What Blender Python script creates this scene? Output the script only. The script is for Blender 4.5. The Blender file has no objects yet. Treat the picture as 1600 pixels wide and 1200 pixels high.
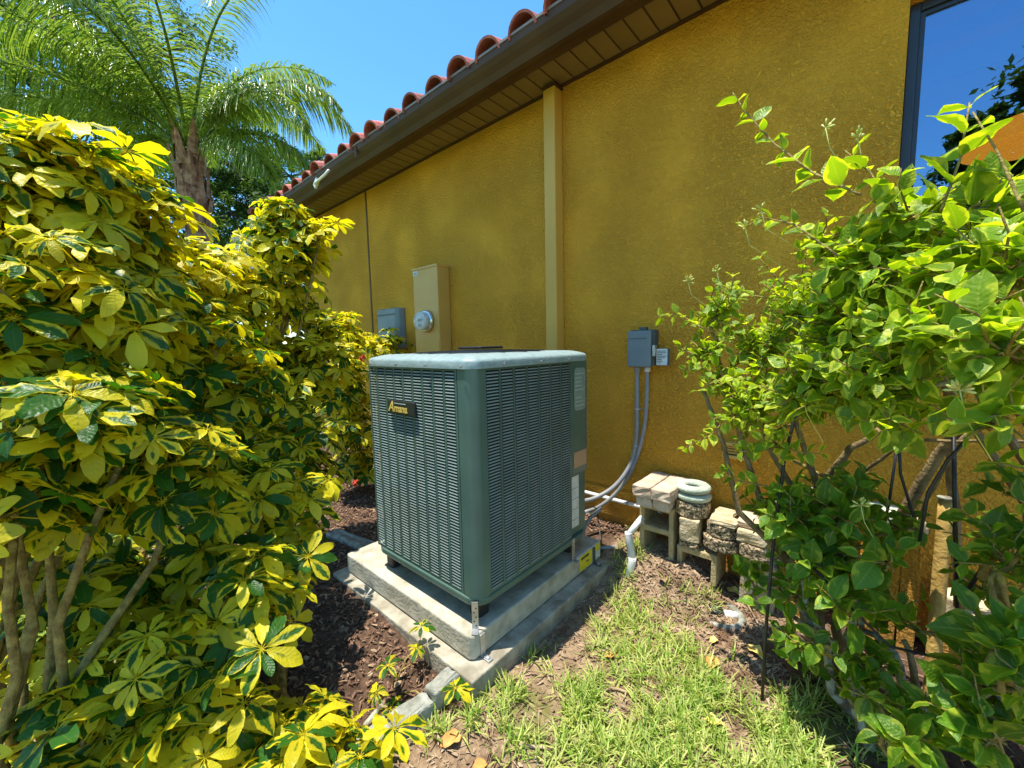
import bpy, math, random
from mathutils import Vector, Matrix, noise
random.seed(7)
R = math.radians
sc = bpy.context.scene
col = sc.collection
# ------------------------------------------------------------------ camera
TH, PITCH, ROLL, FPX, CAMZ = R(48.59), R(5.58), R(-1.21), 624.7, 1.28
F0 = Vector((-math.cos(TH), math.sin(TH), 0)); R0 = Vector((math.sin(TH), math.cos(TH), 0)); U0 = Vector((0, 0, 1))
FW = F0*math.cos(PITCH) - U0*math.sin(PITCH)
UP = U0*math.cos(PITCH) + F0*math.sin(PITCH)
CAM = Vector((0, 0, CAMZ))
_c, _s = math.cos(ROLL), math.sin(ROLL)
RT = R0*_c + UP*_s
UT = UP*_c - R0*_s
cam = bpy.data.objects.new('camera', bpy.data.cameras.new('camera'))
col.objects.link(cam); sc.camera = cam
m = Matrix.Identity(4)
for i in range(3):
    m[i][0] = RT[i]; m[i][1] = UT[i]; m[i][2] = -FW[i]; m[i][3] = CAM[i]
cam.matrix_world = m
cam.data.sensor_fit = 'HORIZONTAL'; cam.data.sensor_width = 36
cam.data.lens = 36*FPX/1600; cam.data.clip_start = .02; cam.data.clip_end = 3000

def ray(x, y): return FW + RT*((x-800)/FPX) - UT*((y-600)/FPX)
def onY(x, y, Y): r = ray(x, y); return CAM + r*(Y/r.y)
def onZ(x, y, Z): r = ray(x, y); return CAM + r*((Z-CAMZ)/r.z)
def onX(x, y, X): r = ray(x, y); return CAM + r*(X/r.x)
def atD(x, y, d): return CAM + ray(x, y)*d

# ------------------------------------------------------------------ light
SUNV = Vector((-.135, -.165, 1)).normalized()
el = math.asin(SUNV.z)
w = bpy.data.worlds.new('World'); sc.world = w; w.use_nodes = True
nt = w.node_tree; nt.nodes.clear()
o = nt.nodes.new('ShaderNodeOutputWorld'); bg = nt.nodes.new('ShaderNodeBackground')
sky = nt.nodes.new('ShaderNodeTexSky'); sky.sky_type = 'NISHITA'; sky.sun_disc = False
sky.sun_elevation = el; sky.sun_rotation = math.atan2(SUNV.x, SUNV.y)
sky.air_density = 1.0; sky.dust_density = .3; sky.ozone_density = 2.5
hs = nt.nodes.new('ShaderNodeHueSaturation'); hs.inputs['Saturation'].default_value = 1.25; hs.inputs['Value'].default_value = 1.12
tc = nt.nodes.new('ShaderNodeTexCoord'); mp = nt.nodes.new('ShaderNodeMapping'); mp.inputs['Scale'].default_value = (1, 1, 2.2)
nz = nt.nodes.new('ShaderNodeTexNoise'); nz.inputs['Scale'].default_value = 2.4; nz.inputs['Detail'].default_value = 8; nz.inputs['Roughness'].default_value = .6
rp = nt.nodes.new('ShaderNodeValToRGB'); rp.color_ramp.elements[0].position = .66; rp.color_ramp.elements[1].position = .86
mx = nt.nodes.new('ShaderNodeMixRGB'); mx.inputs[2].default_value = (13, 13.5, 14.5, 1)
ml = nt.nodes.new('ShaderNodeMath'); ml.operation = 'MULTIPLY'; ml.inputs[1].default_value = .6
L = nt.links.new
L(tc.outputs['Generated'], mp.inputs[0]); L(mp.outputs[0], nz.inputs['Vector']); L(nz.outputs[0], rp.inputs[0])
L(rp.outputs[0], ml.inputs[0]); L(ml.outputs[0], mx.inputs[0])
L(sky.outputs[0], hs.inputs['Color']); tn = nt.nodes.new('ShaderNodeMixRGB'); tn.blend_type = 'MULTIPLY'; tn.inputs[0].default_value = 1; tn.inputs[2].default_value = (.90, 1.04, 1.0, 1)
L(hs.outputs[0], tn.inputs[1]); L(tn.outputs[0], mx.inputs[1]); L(mx.outputs[0], bg.inputs[0]); L(bg.outputs[0], o.inputs[0])
bg.inputs[1].default_value = .15
sun = bpy.data.objects.new('sun', bpy.data.lights.new('sun', 'SUN')); col.objects.link(sun)
sun.data.energy = 4.2; sun.data.angle = R(.53); sun.data.color = (1, .955, .87)
sun.rotation_euler = SUNV.to_track_quat('Z', 'Y').to_euler()
sc.view_settings.view_transform = 'Standard'; sc.view_settings.look = 'None'
sc.view_settings.gamma = 1; sc.view_settings.use_curve_mapping = False
sc.view_settings.exposure = 1.0
sc.cycles.max_bounces = 8; sc.cycles.transparent_max_bounces = 12

# ------------------------------------------------------------------ materials
def newmat(name):
    mt = bpy.data.materials.new(name); mt.use_nodes = True
    return mt, mt.node_tree, mt.node_tree.nodes['Principled BSDF']
def N(nt, t, **kw):
    n = nt.nodes.new(t)
    for k, v in kw.items():
        if k in n.inputs: n.inputs[k].default_value = v
        else: setattr(n, k, v)
    return n
def vcol(c, k=1): return (c[0]*k, c[1]*k, c[2]*k, 1)
def noisy(name, c1, c2, scale=8, rough=.7, bump=0, bscale=60, metal=0, detail=6, lo=.35, hi=.65, spec=.5, rnd=0, bdist=.01):
    """two colours mixed by noise, with fine relief"""
    mt, nt, b = newmat(name); L = nt.links.new
    tc = N(nt, 'ShaderNodeTexCoord')
    n1 = N(nt, 'ShaderNodeTexNoise', Scale=scale, Detail=detail)
    r = N(nt, 'ShaderNodeValToRGB'); r.color_ramp.elements[0].position = lo; r.color_ramp.elements[1].position = hi
    r.color_ramp.elements[0].color = vcol(c1); r.color_ramp.elements[1].color = vcol(c2)
    L(tc.outputs['Object'], n1.inputs['Vector']); L(n1.outputs[0], r.inputs[0])
    out = r.outputs[0]
    if rnd:
        oi = N(nt, 'ShaderNodeObjectInfo'); mr = N(nt, 'ShaderNodeMapRange'); mr.inputs[3].default_value = 1-rnd; mr.inputs[4].default_value = 1+rnd
        h = N(nt, 'ShaderNodeHueSaturation'); L(oi.outputs['Random'], mr.inputs[0]); L(mr.outputs[0], h.inputs['Value']); L(out, h.inputs['Color']); out = h.outputs[0]
    L(out, b.inputs['Base Color'])
    b.inputs['Roughness'].default_value = rough; b.inputs['Metallic'].default_value = metal
    b.inputs['Specular IOR Level'].default_value = spec
    if bump:
        n2 = N(nt, 'ShaderNodeTexNoise', Scale=bscale, Detail=5); bp = N(nt, 'ShaderNodeBump', Strength=bump, Distance=bdist)
        L(tc.outputs['Object'], n2.inputs['Vector']); L(n2.outputs[0], bp.inputs['Height']); L(bp.outputs[0], b.inputs['Normal'])
    return mt
def stucco():
    mt, nt, b = newmat('ochre_stucco'); L = nt.links.new
    tc = N(nt, 'ShaderNodeTexCoord')
    n1 = N(nt, 'ShaderNodeTexNoise', Scale=1.3, Detail=7, Roughness=.6)
    mp = N(nt, 'ShaderNodeMapping'); mp.inputs['Scale'].default_value = (4.0, 4.0, .5)
    n3 = N(nt, 'ShaderNodeTexNoise', Scale=1.0, Detail=5)
    r = N(nt, 'ShaderNodeValToRGB'); r.color_ramp.elements[0].position = .3; r.color_ramp.elements[1].position = .7
    r.color_ramp.elements[0].color = (.80, .372, .022, 1); r.color_ramp.elements[1].color = (.84, .415, .034, 1)
    r3 = N(nt, 'ShaderNodeValToRGB'); r3.color_ramp.elements[0].position = .36; r3.color_ramp.elements[1].position = .6
    r3.color_ramp.elements[0].color = (.86, .82, .76, 1); r3.color_ramp.elements[1].color = (1, 1, 1, 1)
    mu = N(nt, 'ShaderNodeMixRGB', blend_type='MULTIPLY'); mu.inputs[0].default_value = .28
    L(tc.outputs['Object'], n1.inputs['Vector']); L(n1.outputs[0], r.inputs[0])
    L(tc.outputs['Object'], mp.inputs[0]); L(mp.outputs[0], n3.inputs['Vector']); L(n3.outputs[0], r3.inputs[0])
    L(r.outputs[0], mu.inputs[1]); L(r3.outputs[0], mu.inputs[2])
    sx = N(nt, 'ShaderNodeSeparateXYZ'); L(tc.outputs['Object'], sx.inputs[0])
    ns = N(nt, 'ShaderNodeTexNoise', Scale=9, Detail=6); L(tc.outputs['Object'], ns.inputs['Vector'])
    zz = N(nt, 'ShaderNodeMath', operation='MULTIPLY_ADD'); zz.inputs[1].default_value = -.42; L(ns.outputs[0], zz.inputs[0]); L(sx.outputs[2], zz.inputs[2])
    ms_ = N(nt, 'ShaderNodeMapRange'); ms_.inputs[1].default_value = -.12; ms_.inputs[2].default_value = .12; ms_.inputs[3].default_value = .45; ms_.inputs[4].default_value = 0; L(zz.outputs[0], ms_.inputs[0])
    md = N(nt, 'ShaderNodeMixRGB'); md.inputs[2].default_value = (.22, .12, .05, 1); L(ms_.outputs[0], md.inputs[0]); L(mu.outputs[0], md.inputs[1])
    # knocked-down skip trowel relief
    d = N(nt, 'ShaderNodeTexNoise', Scale=26, Detail=2)
    ad = N(nt, 'ShaderNodeMixRGB', blend_type='ADD'); ad.inputs[0].default_value = .02
    L(tc.outputs['Object'], d.inputs['Vector']); L(tc.outputs['Object'], ad.inputs[1]); L(d.outputs['Color'], ad.inputs[2])
    n2 = N(nt, 'ShaderNodeTexNoise', Scale=74, Detail=3, Roughness=.55); L(ad.outputs[0], n2.inputs['Vector'])
    r2 = N(nt, 'ShaderNodeValToRGB'); r2.color_ramp.elements[0].position = .38; r2.color_ramp.elements[1].position = .62
    L(n2.outputs[0], r2.inputs[0])
    n5 = N(nt, 'ShaderNodeTexNoise', Scale=2.2, Detail=4); L(tc.outputs['Object'], n5.inputs['Vector'])
    n6 = N(nt, 'ShaderNodeTexNoise', Scale=120, Detail=4); L(tc.outputs['Object'], n6.inputs['Vector'])
    mr5 = N(nt, 'ShaderNodeMapRange'); mr5.inputs[1].default_value = .35; mr5.inputs[2].default_value = .65; mr5.inputs[3].default_value = .45; mr5.inputs[4].default_value = 1.15
    L(n5.outputs[0], mr5.inputs[0]); m7 = N(nt, 'ShaderNodeMath', operation='MULTIPLY'); L(r2.outputs[0], m7.inputs[0]); L(mr5.outputs[0], m7.inputs[1])
    m8 = N(nt, 'ShaderNodeMath', operation='MULTIPLY_ADD'); m8.inputs[1].default_value = .45; L(n6.outputs[0], m8.inputs[0]); L(m7.outputs[0], m8.inputs[2])
    bp = N(nt, 'ShaderNodeBump', Strength=1.0, Distance=.015); L(m8.outputs[0], bp.inputs['Height'])
    L(bp.outputs[0], b.inputs['Normal'])
    L(md.outputs[0], b.inputs['Base Color']); b.inputs['Roughness'].default_value = .8; b.inputs['Specular IOR Level'].default_value = .35
    return mt
def leafmat(name, green, yellow, thresh, trans=.45, rough=.34, vein=.3, spec=.32, tcol=None, soft=.10):
    """leaf with a green heart and a yellow margin; attribute lf: R across, G along, B per-leaf random"""
    mt, nt, b = newmat(name); L = nt.links.new
    at = N(nt, 'ShaderNodeAttribute', attribute_name='lf'); sp = N(nt, 'ShaderNodeSeparateColor'); L(at.outputs[0], sp.inputs[0])
    oi = N(nt, 'ShaderNodeObjectInfo')
    tc = N(nt, 'ShaderNodeTexCoord'); n1 = N(nt, 'ShaderNodeTexNoise', Scale=26, Detail=3); L(tc.outputs['Object'], n1.inputs['Vector'])
    a = N(nt, 'ShaderNodeMath', operation='MULTIPLY_ADD'); a.inputs[1].default_value = 2.4; a.inputs[2].default_value = -1.2  # noise -> -.75..+.75
    L(n1.outputs[0], a.inputs[0])
    s1 = N(nt, 'ShaderNodeMath', operation='ADD'); L(sp.outputs[0], s1.inputs[0]); L(a.outputs[0], s1.inputs[1])
    s2 = N(nt, 'ShaderNodeMath', operation='ADD'); L(s1.outputs[0], s2.inputs[0]); L(sp.outputs[2], s2.inputs[1])
    mr = N(nt, 'ShaderNodeMapRange'); mr.inputs[1].default_value = thresh; mr.inputs[2].default_value = thresh+soft
    L(s2.outputs[0], mr.inputs[0])
    mx = N(nt, 'ShaderNodeMixRGB'); mx.inputs[1].default_value = vcol(green); mx.inputs[2].default_value = vcol(yellow); L(mr.outputs[0], mx.inputs[0])
    h = N(nt, 'ShaderNodeHueSaturation'); m2 = N(nt, 'ShaderNodeMapRange'); m2.inputs[3].default_value = .75; m2.inputs[4].default_value = 1.25
    wn = N(nt, 'ShaderNodeTexWhiteNoise', noise_dimensions='1D'); ad = N(nt, 'ShaderNodeMath', operation='ADD')
    L(sp.outputs[2], ad.inputs[0]); L(oi.outputs['Random'], ad.inputs[1]); L(ad.outputs[0], wn.inputs['W'])
    L(wn.outputs[0], m2.inputs[0]); L(m2.outputs[0], h.inputs['Value']); L(mx.outputs[0], h.inputs['Color'])
    # pale midrib
    mv = N(nt, 'ShaderNodeMapRange'); mv.inputs[1].default_value = .0; mv.inputs[2].default_value = .1; mv.inputs[3].default_value = vein; mv.inputs[4].default_value = 0
    L(sp.outputs[0], mv.inputs[0]); mx3 = N(nt, 'ShaderNodeMixRGB'); mx3.inputs[2].default_value = (.45, .5, .12, 1)
    L(mv.outputs[0], mx3.inputs[0]); L(h.outputs[0], mx3.inputs[1])
    L(mx3.outputs[0], b.inputs['Base Color']); b.inputs['Roughness'].default_value = rough; b.inputs['Specular IOR Level'].default_value = spec
    wv = N(nt, 'ShaderNodeTexNoise', Scale=70, Detail=2); L(tc.outputs['Object'], wv.inputs['Vector'])
    vg = N(nt, 'ShaderNodeMath', operation='MULTIPLY'); vg.inputs[1].default_value = 52; L(sp.outputs[1], vg.inputs[0])
    vr = N(nt, 'ShaderNodeMath', operation='MULTIPLY_ADD'); vr.inputs[1].default_value = -9; L(sp.outputs[0], vr.inputs[0]); L(vg.outputs[0], vr.inputs[2])
    vs_ = N(nt, 'ShaderNodeMath', operation='SINE'); L(vr.outputs[0], vs_.inputs[0])
    vm = N(nt, 'ShaderNodeMath', operation='MULTIPLY_ADD'); vm.inputs[1].default_value = .07; L(vs_.outputs[0], vm.inputs[0]); L(wv.outputs[0], vm.inputs[2])
    bp = N(nt, 'ShaderNodeBump', Strength=.5, Distance=.006); L(vm.outputs[0], bp.inputs['Height']); L(bp.outputs[0], b.inputs['Normal'])
    tr = N(nt, 'ShaderNodeBsdfTranslucent')
    g = N(nt, 'ShaderNodeMixRGB', blend_type='MULTIPLY'); g.inputs[0].default_value = 1; g.inputs[2].default_value = vcol(tcol or (1.5, 1.5, .6)); L(mx3.outputs[0], g.inputs[1])
    L(g.outputs[0], tr.inputs[0])
    ms = N(nt, 'ShaderNodeMixShader'); ms.inputs[0].default_value = trans
    L(b.outputs[0], ms.inputs[1]); L(tr.outputs[0], ms.inputs[2]); L(ms.outputs[0], nt.nodes['Material Output'].inputs[0])
    return mt
M = {}
M['stucco'] = stucco()
M['trim'] = noisy('painted_trim', (.56, .315, .050), (.62, .355, .062), 3, .55)
M['concrete_base'] = noisy('foundation_concrete', (.30, .27, .22), (.40, .37, .31), 9, .9, .4, 90)
M['joint'] = noisy('brown_joint', (.10, .05, .02), (.14, .07, .03), 5, .7)
M['gutter'] = noisy('brown_aluminium', (.058, .026, .012), (.080, .038, .018), 4, .5, spec=.3)
M['gutterlip'] = noisy('brown_aluminium_edge', (.20, .15, .12), (.26, .20, .16), 4, .4)
M['soffit'] = noisy('soffit_aluminium', (.19, .12, .034), (.23, .15, .045), 4, .5, rnd=.06)
M['tile'] = noisy('clay_tile', (.30, .055, .038), (.50, .17, .12), 9, .8, .3, 70, rnd=.25)
M['tiledark'] = noisy('roof_felt', (.05, .03, .02), (.08, .05, .03), 9, .9)
M['frame'] = noisy('bronze_frame', (.018, .025, .040), (.026, .034, .05), 6, .35)
M['box'] = noisy('grey_enamel', (.15, .185, .19), (.19, .225, .23), 6, .5, .1, 120)
M['boxdark'] = noisy('dark_grey_enamel', (.06, .075, .07), (.09, .10, .10), 6, .55)
M['beige'] = noisy('beige_enamel', (.54, .305, .062), (.60, .345, .078), 4, .45)
M['metal'] = noisy('galvanised_steel', (.42, .42, .40), (.58, .58, .56), 22, .38, metal=.7)
M['chrome'] = noisy('meter_ring', (.6, .6, .58), (.7, .7, .68), 12, .25, metal=.9)
M['whitepaint'] = noisy('white_plastic', (.70, .69, .64), (.80, .79, .74), 10, .45, .1, 60)
M['conduit'] = noisy('grey_plastic', (.21, .215, .215), (.27, .275, .275), 14, .5)
M['pvc'] = noisy('weathered_plastic_pipe', (.62, .60, .55), (.78, .77, .72), 9, .5, .15, 50)
M['black'] = noisy('black_plastic', (.012, .012, .012), (.022, .022, .022), 6, .42)
M['blackrub'] = noisy('black_rubber', (.01, .01, .01), (.02, .02, .018), 6, .6)
M['label'] = noisy('paper_label', (.58, .60, .56), (.70, .72, .68), 30, .6)
M['sticker'] = noisy('clear_sticker', (.17, .25, .23), (.22, .30, .28), 30, .35)
M['copper'] = noisy('tan_plate', (.36, .22, .12), (.42, .26, .15), 10, .5)
M['print'] = noisy('printing_ink', (.04, .04, .04), (.08, .08, .08), 40, .6)
M['printlight'] = noisy('pale_printing', (.42, .50, .46), (.48, .56, .52), 40, .6)
M['yellow'] = noisy('yellow_label', (.72, .58, .015), (.80, .66, .03), 12, .45)
M['gold'] = noisy('gold_letters', (.85, .56, .14), (.95, .68, .22), 12, .3, metal=.35)
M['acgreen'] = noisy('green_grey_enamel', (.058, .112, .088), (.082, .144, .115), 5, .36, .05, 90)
M['slat'] = noisy('sunlit_slat_enamel', (.18, .23, .20), (.25, .31, .27), 8, .33)  # grey-green slat enamel, lightened so the sun on the lips is in the colour
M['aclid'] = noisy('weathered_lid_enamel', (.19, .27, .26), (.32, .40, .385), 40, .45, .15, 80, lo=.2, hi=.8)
M['coil'] = noisy('dark_coil', (.010, .012, .012), (.022, .024, .024), 30, .8)
M['grille'] = noisy('black_wire', (.02, .022, .025), (.03, .033, .036), 20, .5)
M['slab'] = noisy('pad_concrete', (.30, .27, .19), (.52, .48, .37), 14, .9, .5, 70, lo=.3, hi=.68)
M['slabold'] = noisy('stained_concrete', (.22, .19, .13), (.44, .40, .30), 12, .9, .6, 60)
M['paver'] = noisy('cast_stone', (.40, .30, .15), (.60, .50, .32), 26, .9, .7, 90, rnd=.12)
M['aggregate'] = noisy('exposed_aggregate', (.07, .05, .025), (.50, .38, .22), 95, .85, .9, 110, lo=.44, hi=.56, rnd=.1)
M['brick'] = noisy('pale_brick', (.52, .37, .25), (.66, .52, .37), 18, .9, .5, 90, rnd=.1)
M['cinder'] = noisy('cinder_block', (.40, .29, .13), (.52, .40, .20), 20, .95, .7, 110)
M['ringstone'] = noisy('mossy_cast_ring', (.33, .37, .27), (.52, .56, .44), 12, .85, .5, 90)
M['edging'] = noisy('edging_stone', (.17, .17, .13), (.36, .36, .30), 22, .9, .7, 70)
M['stem'] = noisy('green_brown_stem', (.18, .115, .022), (.36, .27, .065), 40, .85, 1.0, 70)
M['bark'] = noisy('grey_brown_bark', (.13, .085, .035), (.28, .20, .09), 24, .9, .8, 80)
M['lichen'] = noisy('lichen_bark', (.15, .11, .06), (.36, .37, .28), 30, .9, .7, 80, lo=.42, hi=.56)
M['post'] = noisy('weathered_post', (.34, .20, .040), (.52, .34, .09), 20, .85, .6, 60)
M['oakleaf'] = leafmat('oak_leaves', (.034, .072, .014), (.085, .14, .028), .62, .30, .5, 0)
M['oakpale'] = leafmat('light_tree_leaves', (.07, .14, .02), (.13, .22, .035), .5, .35, .5, 0)
M['oakbark'] = noisy('oak_bark', (.05, .04, .03), (.13, .105, .08), 8, .9, .8, 20)
M['sheff'] = leafmat('variegated_leaves', (.035, .125, .010), (.68, .585, .020), .55, .48, .40, .12, tcol=(1.3, 1.3, .3), soft=.34)
M['jas'] = leafmat('jasmine_leaves', (.19, .31, .016), (.50, .56, .05), .90, .50, .40, .25, tcol=(1.65, 1.6, .28), soft=.3)
M['jasdark'] = leafmat('broad_dark_leaves', (.105, .225, .012), (.30, .38, .03), 1.0, .46, .42, .3, tcol=(1.7, 1.6, .3), soft=.3)
M['palmleaf'] = leafmat('palm_leaflets', (.075, .155, .022), (.22, .30, .06), .7, .38, .30, 0)
M['palmtrunk'] = noisy('palm_trunk', (.13, .055, .032), (.36, .20, .14), 14, .9, .9, 30)
M['palmboot'] = noisy('palm_boot', (.18, .07, .035), (.42, .24, .16), 14, .8, .6, 40)
M['grass'] = leafmat('grass_blades', (.22, .34, .045), (.46, .50, .14), .75, .35, .5, 0)
M['lawn'] = leafmat('lawn_blades', (.24, .36, .04), (.40, .46, .08), .75, .35, .5, 0)
M['mulch'] = noisy('bark_mulch', (.075, .032, .016), (.30, .17, .10), 60, .9, .4, 90, lo=.38, hi=.66)
M['litter'] = noisy('dry_litter', (.15, .08, .04), (.46, .33, .20), 9, .9, .3, 90, lo=.38, hi=.62)
M['flower'] = noisy('red_petals', (.65, .05, .02), (.8, .12, .05), 30, .6)
M['bud'] = noisy('pale_buds', (.45, .50, .08), (.66, .64, .22), 30, .6)
M['drybrown'] = noisy('dry_leaf', (.48, .20, .04), (.62, .34, .09), 30, .7)
M['dryyellow'] = noisy('yellow_leaf', (.72, .50, .06), (.80, .62, .20), 30, .6)
M['room'] = noisy('room_paint', (.10, .11, .12), (.13, .14, .15), 3, .8)
M['blind'] = noisy('window_valance', (.74, .80, .86), (.80, .86, .92), 3, .6)
def glassmat():
    mt, nt, b = newmat('window_glass'); L = nt.links.new; nt.nodes.remove(b)
    g = N(nt, 'ShaderNodeBsdfGlossy', Roughness=.0); g.inputs[0].default_value = (.50, .70, .95, 1)
    t = N(nt, 'ShaderNodeBsdfTransparent'); t.inputs[0].default_value = (.45, .55, .62, 1)
    f = N(nt, 'ShaderNodeFresnel', IOR=1.5); a = N(nt, 'ShaderNodeMath', operation='MULTIPLY_ADD'); a.inputs[1].default_value = 1.5; a.inputs[2].default_value = .26
    ms = N(nt, 'ShaderNodeMixShader'); L(f.outputs[0], a.inputs[0]); L(a.outputs[0], ms.inputs[0]); L(t.outputs[0], ms.inputs[1]); L(g.outputs[0], ms.inputs[2])
    L(ms.outputs[0], nt.nodes['Material Output'].inputs[0]); return mt
M['glass'] = glassmat()
def meterglass():
    mt, nt, b = newmat('meter_glass'); b.inputs['Base Color'].default_value = (.75, .78, .76, 1); b.inputs['Roughness'].default_value = .05
    b.inputs['Alpha'].default_value = .35; return mt
M['meterglass'] = meterglass()
def lampmat():
    mt, nt, b = newmat('lit_lamp_shade'); b.inputs['Base Color'].default_value = (.35, .12, .02, 1)
    b.inputs['Emission Color'].default_value = (1, .27, .02, 1); b.inputs['Emission Strength'].default_value = 2.4; return mt
M['lamp'] = lampmat()
def groundmat():
    mt, nt, b = newmat('soil'); L = nt.links.new
    at = N(nt, 'ShaderNodeAttribute', attribute_name='zone'); sp = N(nt, 'ShaderNodeSeparateColor'); L(at.outputs[0], sp.inputs[0])
    tc = N(nt, 'ShaderNodeTexCoord')
    def ramp(c1, c2, s, lo=.35, hi=.65):
        n = N(nt, 'ShaderNodeTexNoise', Scale=s, Detail=8, Roughness=.65); r = N(nt, 'ShaderNodeValToRGB')
        r.color_ramp.elements[0].color = vcol(c1); r.color_ramp.elements[1].color = vcol(c2); r.color_ramp.elements[0].position = lo; r.color_ramp.elements[1].position = hi
        L(tc.outputs['Object'], n.inputs['Vector']); L(n.outputs[0], r.inputs[0]); return r.outputs[0]
    soil = ramp((.15, .09, .05), (.40, .28, .17), 26); mul = ramp((.045, .025, .015), (.15, .09, .055), 30); lawn = ramp((.10, .15, .02), (.20, .27, .04), 5)
    moss = ramp((.10, .13, .02), (.22, .22, .05), 30)
    m1 = N(nt, 'ShaderNodeMixRGB'); L(sp.outputs[0], m1.inputs[0]); L(soil, m1.inputs[1]); L(mul, m1.inputs[2])
    m2 = N(nt, 'ShaderNodeMixRGB'); L(sp.outputs[1], m2.inputs[0]); L(m1.outputs[0], m2.inputs[1]); L(lawn, m2.inputs[2])
    m3 = N(nt, 'ShaderNodeMixRGB'); L(sp.outputs[2], m3.inputs[0]); L(m2.outputs[0], m3.inputs[1]); L(moss, m3.inputs[2])
    L(m3.outputs[0], b.inputs['Base Color']); b.inputs['Roughness'].default_value = .95; b.inputs['Specular IOR Level'].default_value = .2
    n2 = N(nt, 'ShaderNodeTexNoise', Scale=90, Detail=6, Roughness=.7); bp = N(nt, 'ShaderNodeBump', Strength=.8, Distance=.012)
    L(tc.outputs['Object'], n2.inputs['Vector']); L(n2.outputs[0], bp.inputs['Height']); L(bp.outputs[0], b.inputs['Normal'])
    return mt
M['soil'] = groundmat()

# ------------------------------------------------------------------ mesh helpers
class MB:
    def __init__(s): s.v = []; s.f = []; s.c = []; s.uc = False
    def add(s, vs, fs, cs=None):
        k = len(s.v); s.v.extend([tuple(v) for v in vs]); s.f.extend([tuple(i+k for i in f) for f in fs])
        if cs is not None: s.uc = True; s.c.extend(cs)
        else: s.c.extend([(0, 0, 0)]*len(vs))
        return s
    def box(s, a, b, mat=None):
        x0, y0, z0 = a; x1, y1, z1 = b
        vs = [Vector(p) for p in [(x0,y0,z0),(x1,y0,z0),(x1,y1,z0),(x0,y1,z0),(x0,y0,z1),(x1,y0,z1),(x1,y1,z1),(x0,y1,z1)]]
        if mat: vs = [mat @ v for v in vs]
        return s.add(vs, [(3,2,1,0),(4,5,6,7),(0,1,5,4),(1,2,6,5),(2,3,7,6),(3,0,4,7)])
    def prism(s, poly, z0, z1, mat=None):
        n = len(poly); vs = [Vector((p[0], p[1], z0)) for p in poly]+[Vector((p[0], p[1], z1)) for p in poly]
        if mat: vs = [mat @ v for v in vs]
        fs = [tuple(reversed(range(n))), tuple(range(n, 2*n))]+[(i, (i+1) % n, (i+1) % n+n, i+n) for i in range(n)]
        return s.add(vs, fs)
    def tube(s, pts, rad, n=8, cap=True, jit=0):
        pts = [Vector(p) for p in pts]
        if not isinstance(rad, (list, tuple)): rad = [rad]*len(pts)
        vs = []; ref = None
        for i, p in enumerate(pts):
            d = (pts[min(i+1, len(pts)-1)]-pts[max(i-1, 0)]).normalized()
            if ref is None: ref = d.orthogonal().normalized()
            u = (ref - d*ref.dot(d)); u = u.normalized() if u.length > 1e-6 else d.orthogonal().normalized(); ref = u; q = d.cross(u)
            for k in range(n):
                a = 2*math.pi*k/n; rr = rad[i]*(1+random.uniform(-jit, jit))
                vs.append(p+u*math.cos(a)*rr+q*math.sin(a)*rr)
        fs = [(i*n+k, i*n+(k+1) % n, (i+1)*n+(k+1) % n, (i+1)*n+k) for i in range(len(pts)-1) for k in range(n)]
        if cap: fs += [tuple(reversed(range(n))), tuple(range((len(pts)-1)*n, len(pts)*n))]
        return s.add(vs, fs)
    def lathe(s, prof, n=32, mat=None, closed=False):
        vs = []
        for r, z in prof:
            for k in range(n):
                a = 2*math.pi*k/n; vs.append(Vector((r*math.cos(a), r*math.sin(a), z)))
        if mat: vs = [mat @ v for v in vs]
        m = len(prof); rng = range(m if closed else m-1)
        fs = [(i*n+k, i*n+(k+1) % n, ((i+1) % m)*n+(k+1) % n, ((i+1) % m)*n+k) for i in rng for k in range(n)]
        if not closed: fs += [tuple(reversed(range(n))), tuple(range((m-1)*n, m*n))]
        return s.add(vs, fs)
    def mesh(s, name, mat, smooth=False):
        me = bpy.data.meshes.new(name); me.from_pydata(s.v, [], s.f)
        if s.uc:
            a = me.color_attributes.new('lf', 'FLOAT_COLOR', 'POINT')
            a.data.foreach_set('color', [x for c in s.c for x in (c[0], c[1], c[2], 1)])
        me.materials.append(M[mat] if isinstance(mat, str) else mat)
        if smooth: me.polygons.foreach_set('use_smooth', [True]*len(me.polygons))
        me.update(); return me
    def build(s, name, mat, parent=None, smooth=False, bevel=0, seg=2):
        o = bpy.data.objects.new(name, s.mesh(name, mat, smooth)); link(o, parent)
        if bevel:
            b = o.modifiers.new('bevel', 'BEVEL'); b.width = bevel; b.segments = seg; b.limit_method = 'ANGLE'
        return o
def link(o, parent=None):
    col.objects.link(o)
    if parent is not None:
        o.parent = parent
        if parent.type == 'EMPTY': o.matrix_parent_inverse = Matrix.Translation(-Vector(parent.location))
    return o
def tag(o, label=None, cat=None, group=None, kind=None):
    if label: o['label'] = label
    if cat: o['category'] = cat
    if group: o['group'] = group
    if kind: o['kind'] = kind
    return o
def thing(name, loc, label, cat, group=None):
    o = bpy.data.objects.new(name, None); o.empty_display_size = .05; col.objects.link(o); o.location = loc
    return tag(o, label, cat, group)
def arc(cx, cy, r, a0, a1, n): return [(cx+r*math.cos(R(a0+(a1-a0)*i/n)), cy+r*math.sin(R(a0+(a1-a0)*i/n))) for i in range(n+1)]
def rrect(x0, y0, x1, y1, r, n=6):
    return arc(x0+r, y0+r, r, 180, 270, n)+arc(x1-r, y0+r, r, 270, 360, n)+arc(x1-r, y1-r, r, 0, 90, n)+arc(x0+r, y1-r, r, 90, 180, n)
def sm(t): t = max(0, min(1, t)); return t*t*(3-2*t)
def fbm(x, y, s, z=0): return noise.noise(Vector((x*s, y*s, z)))

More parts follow.
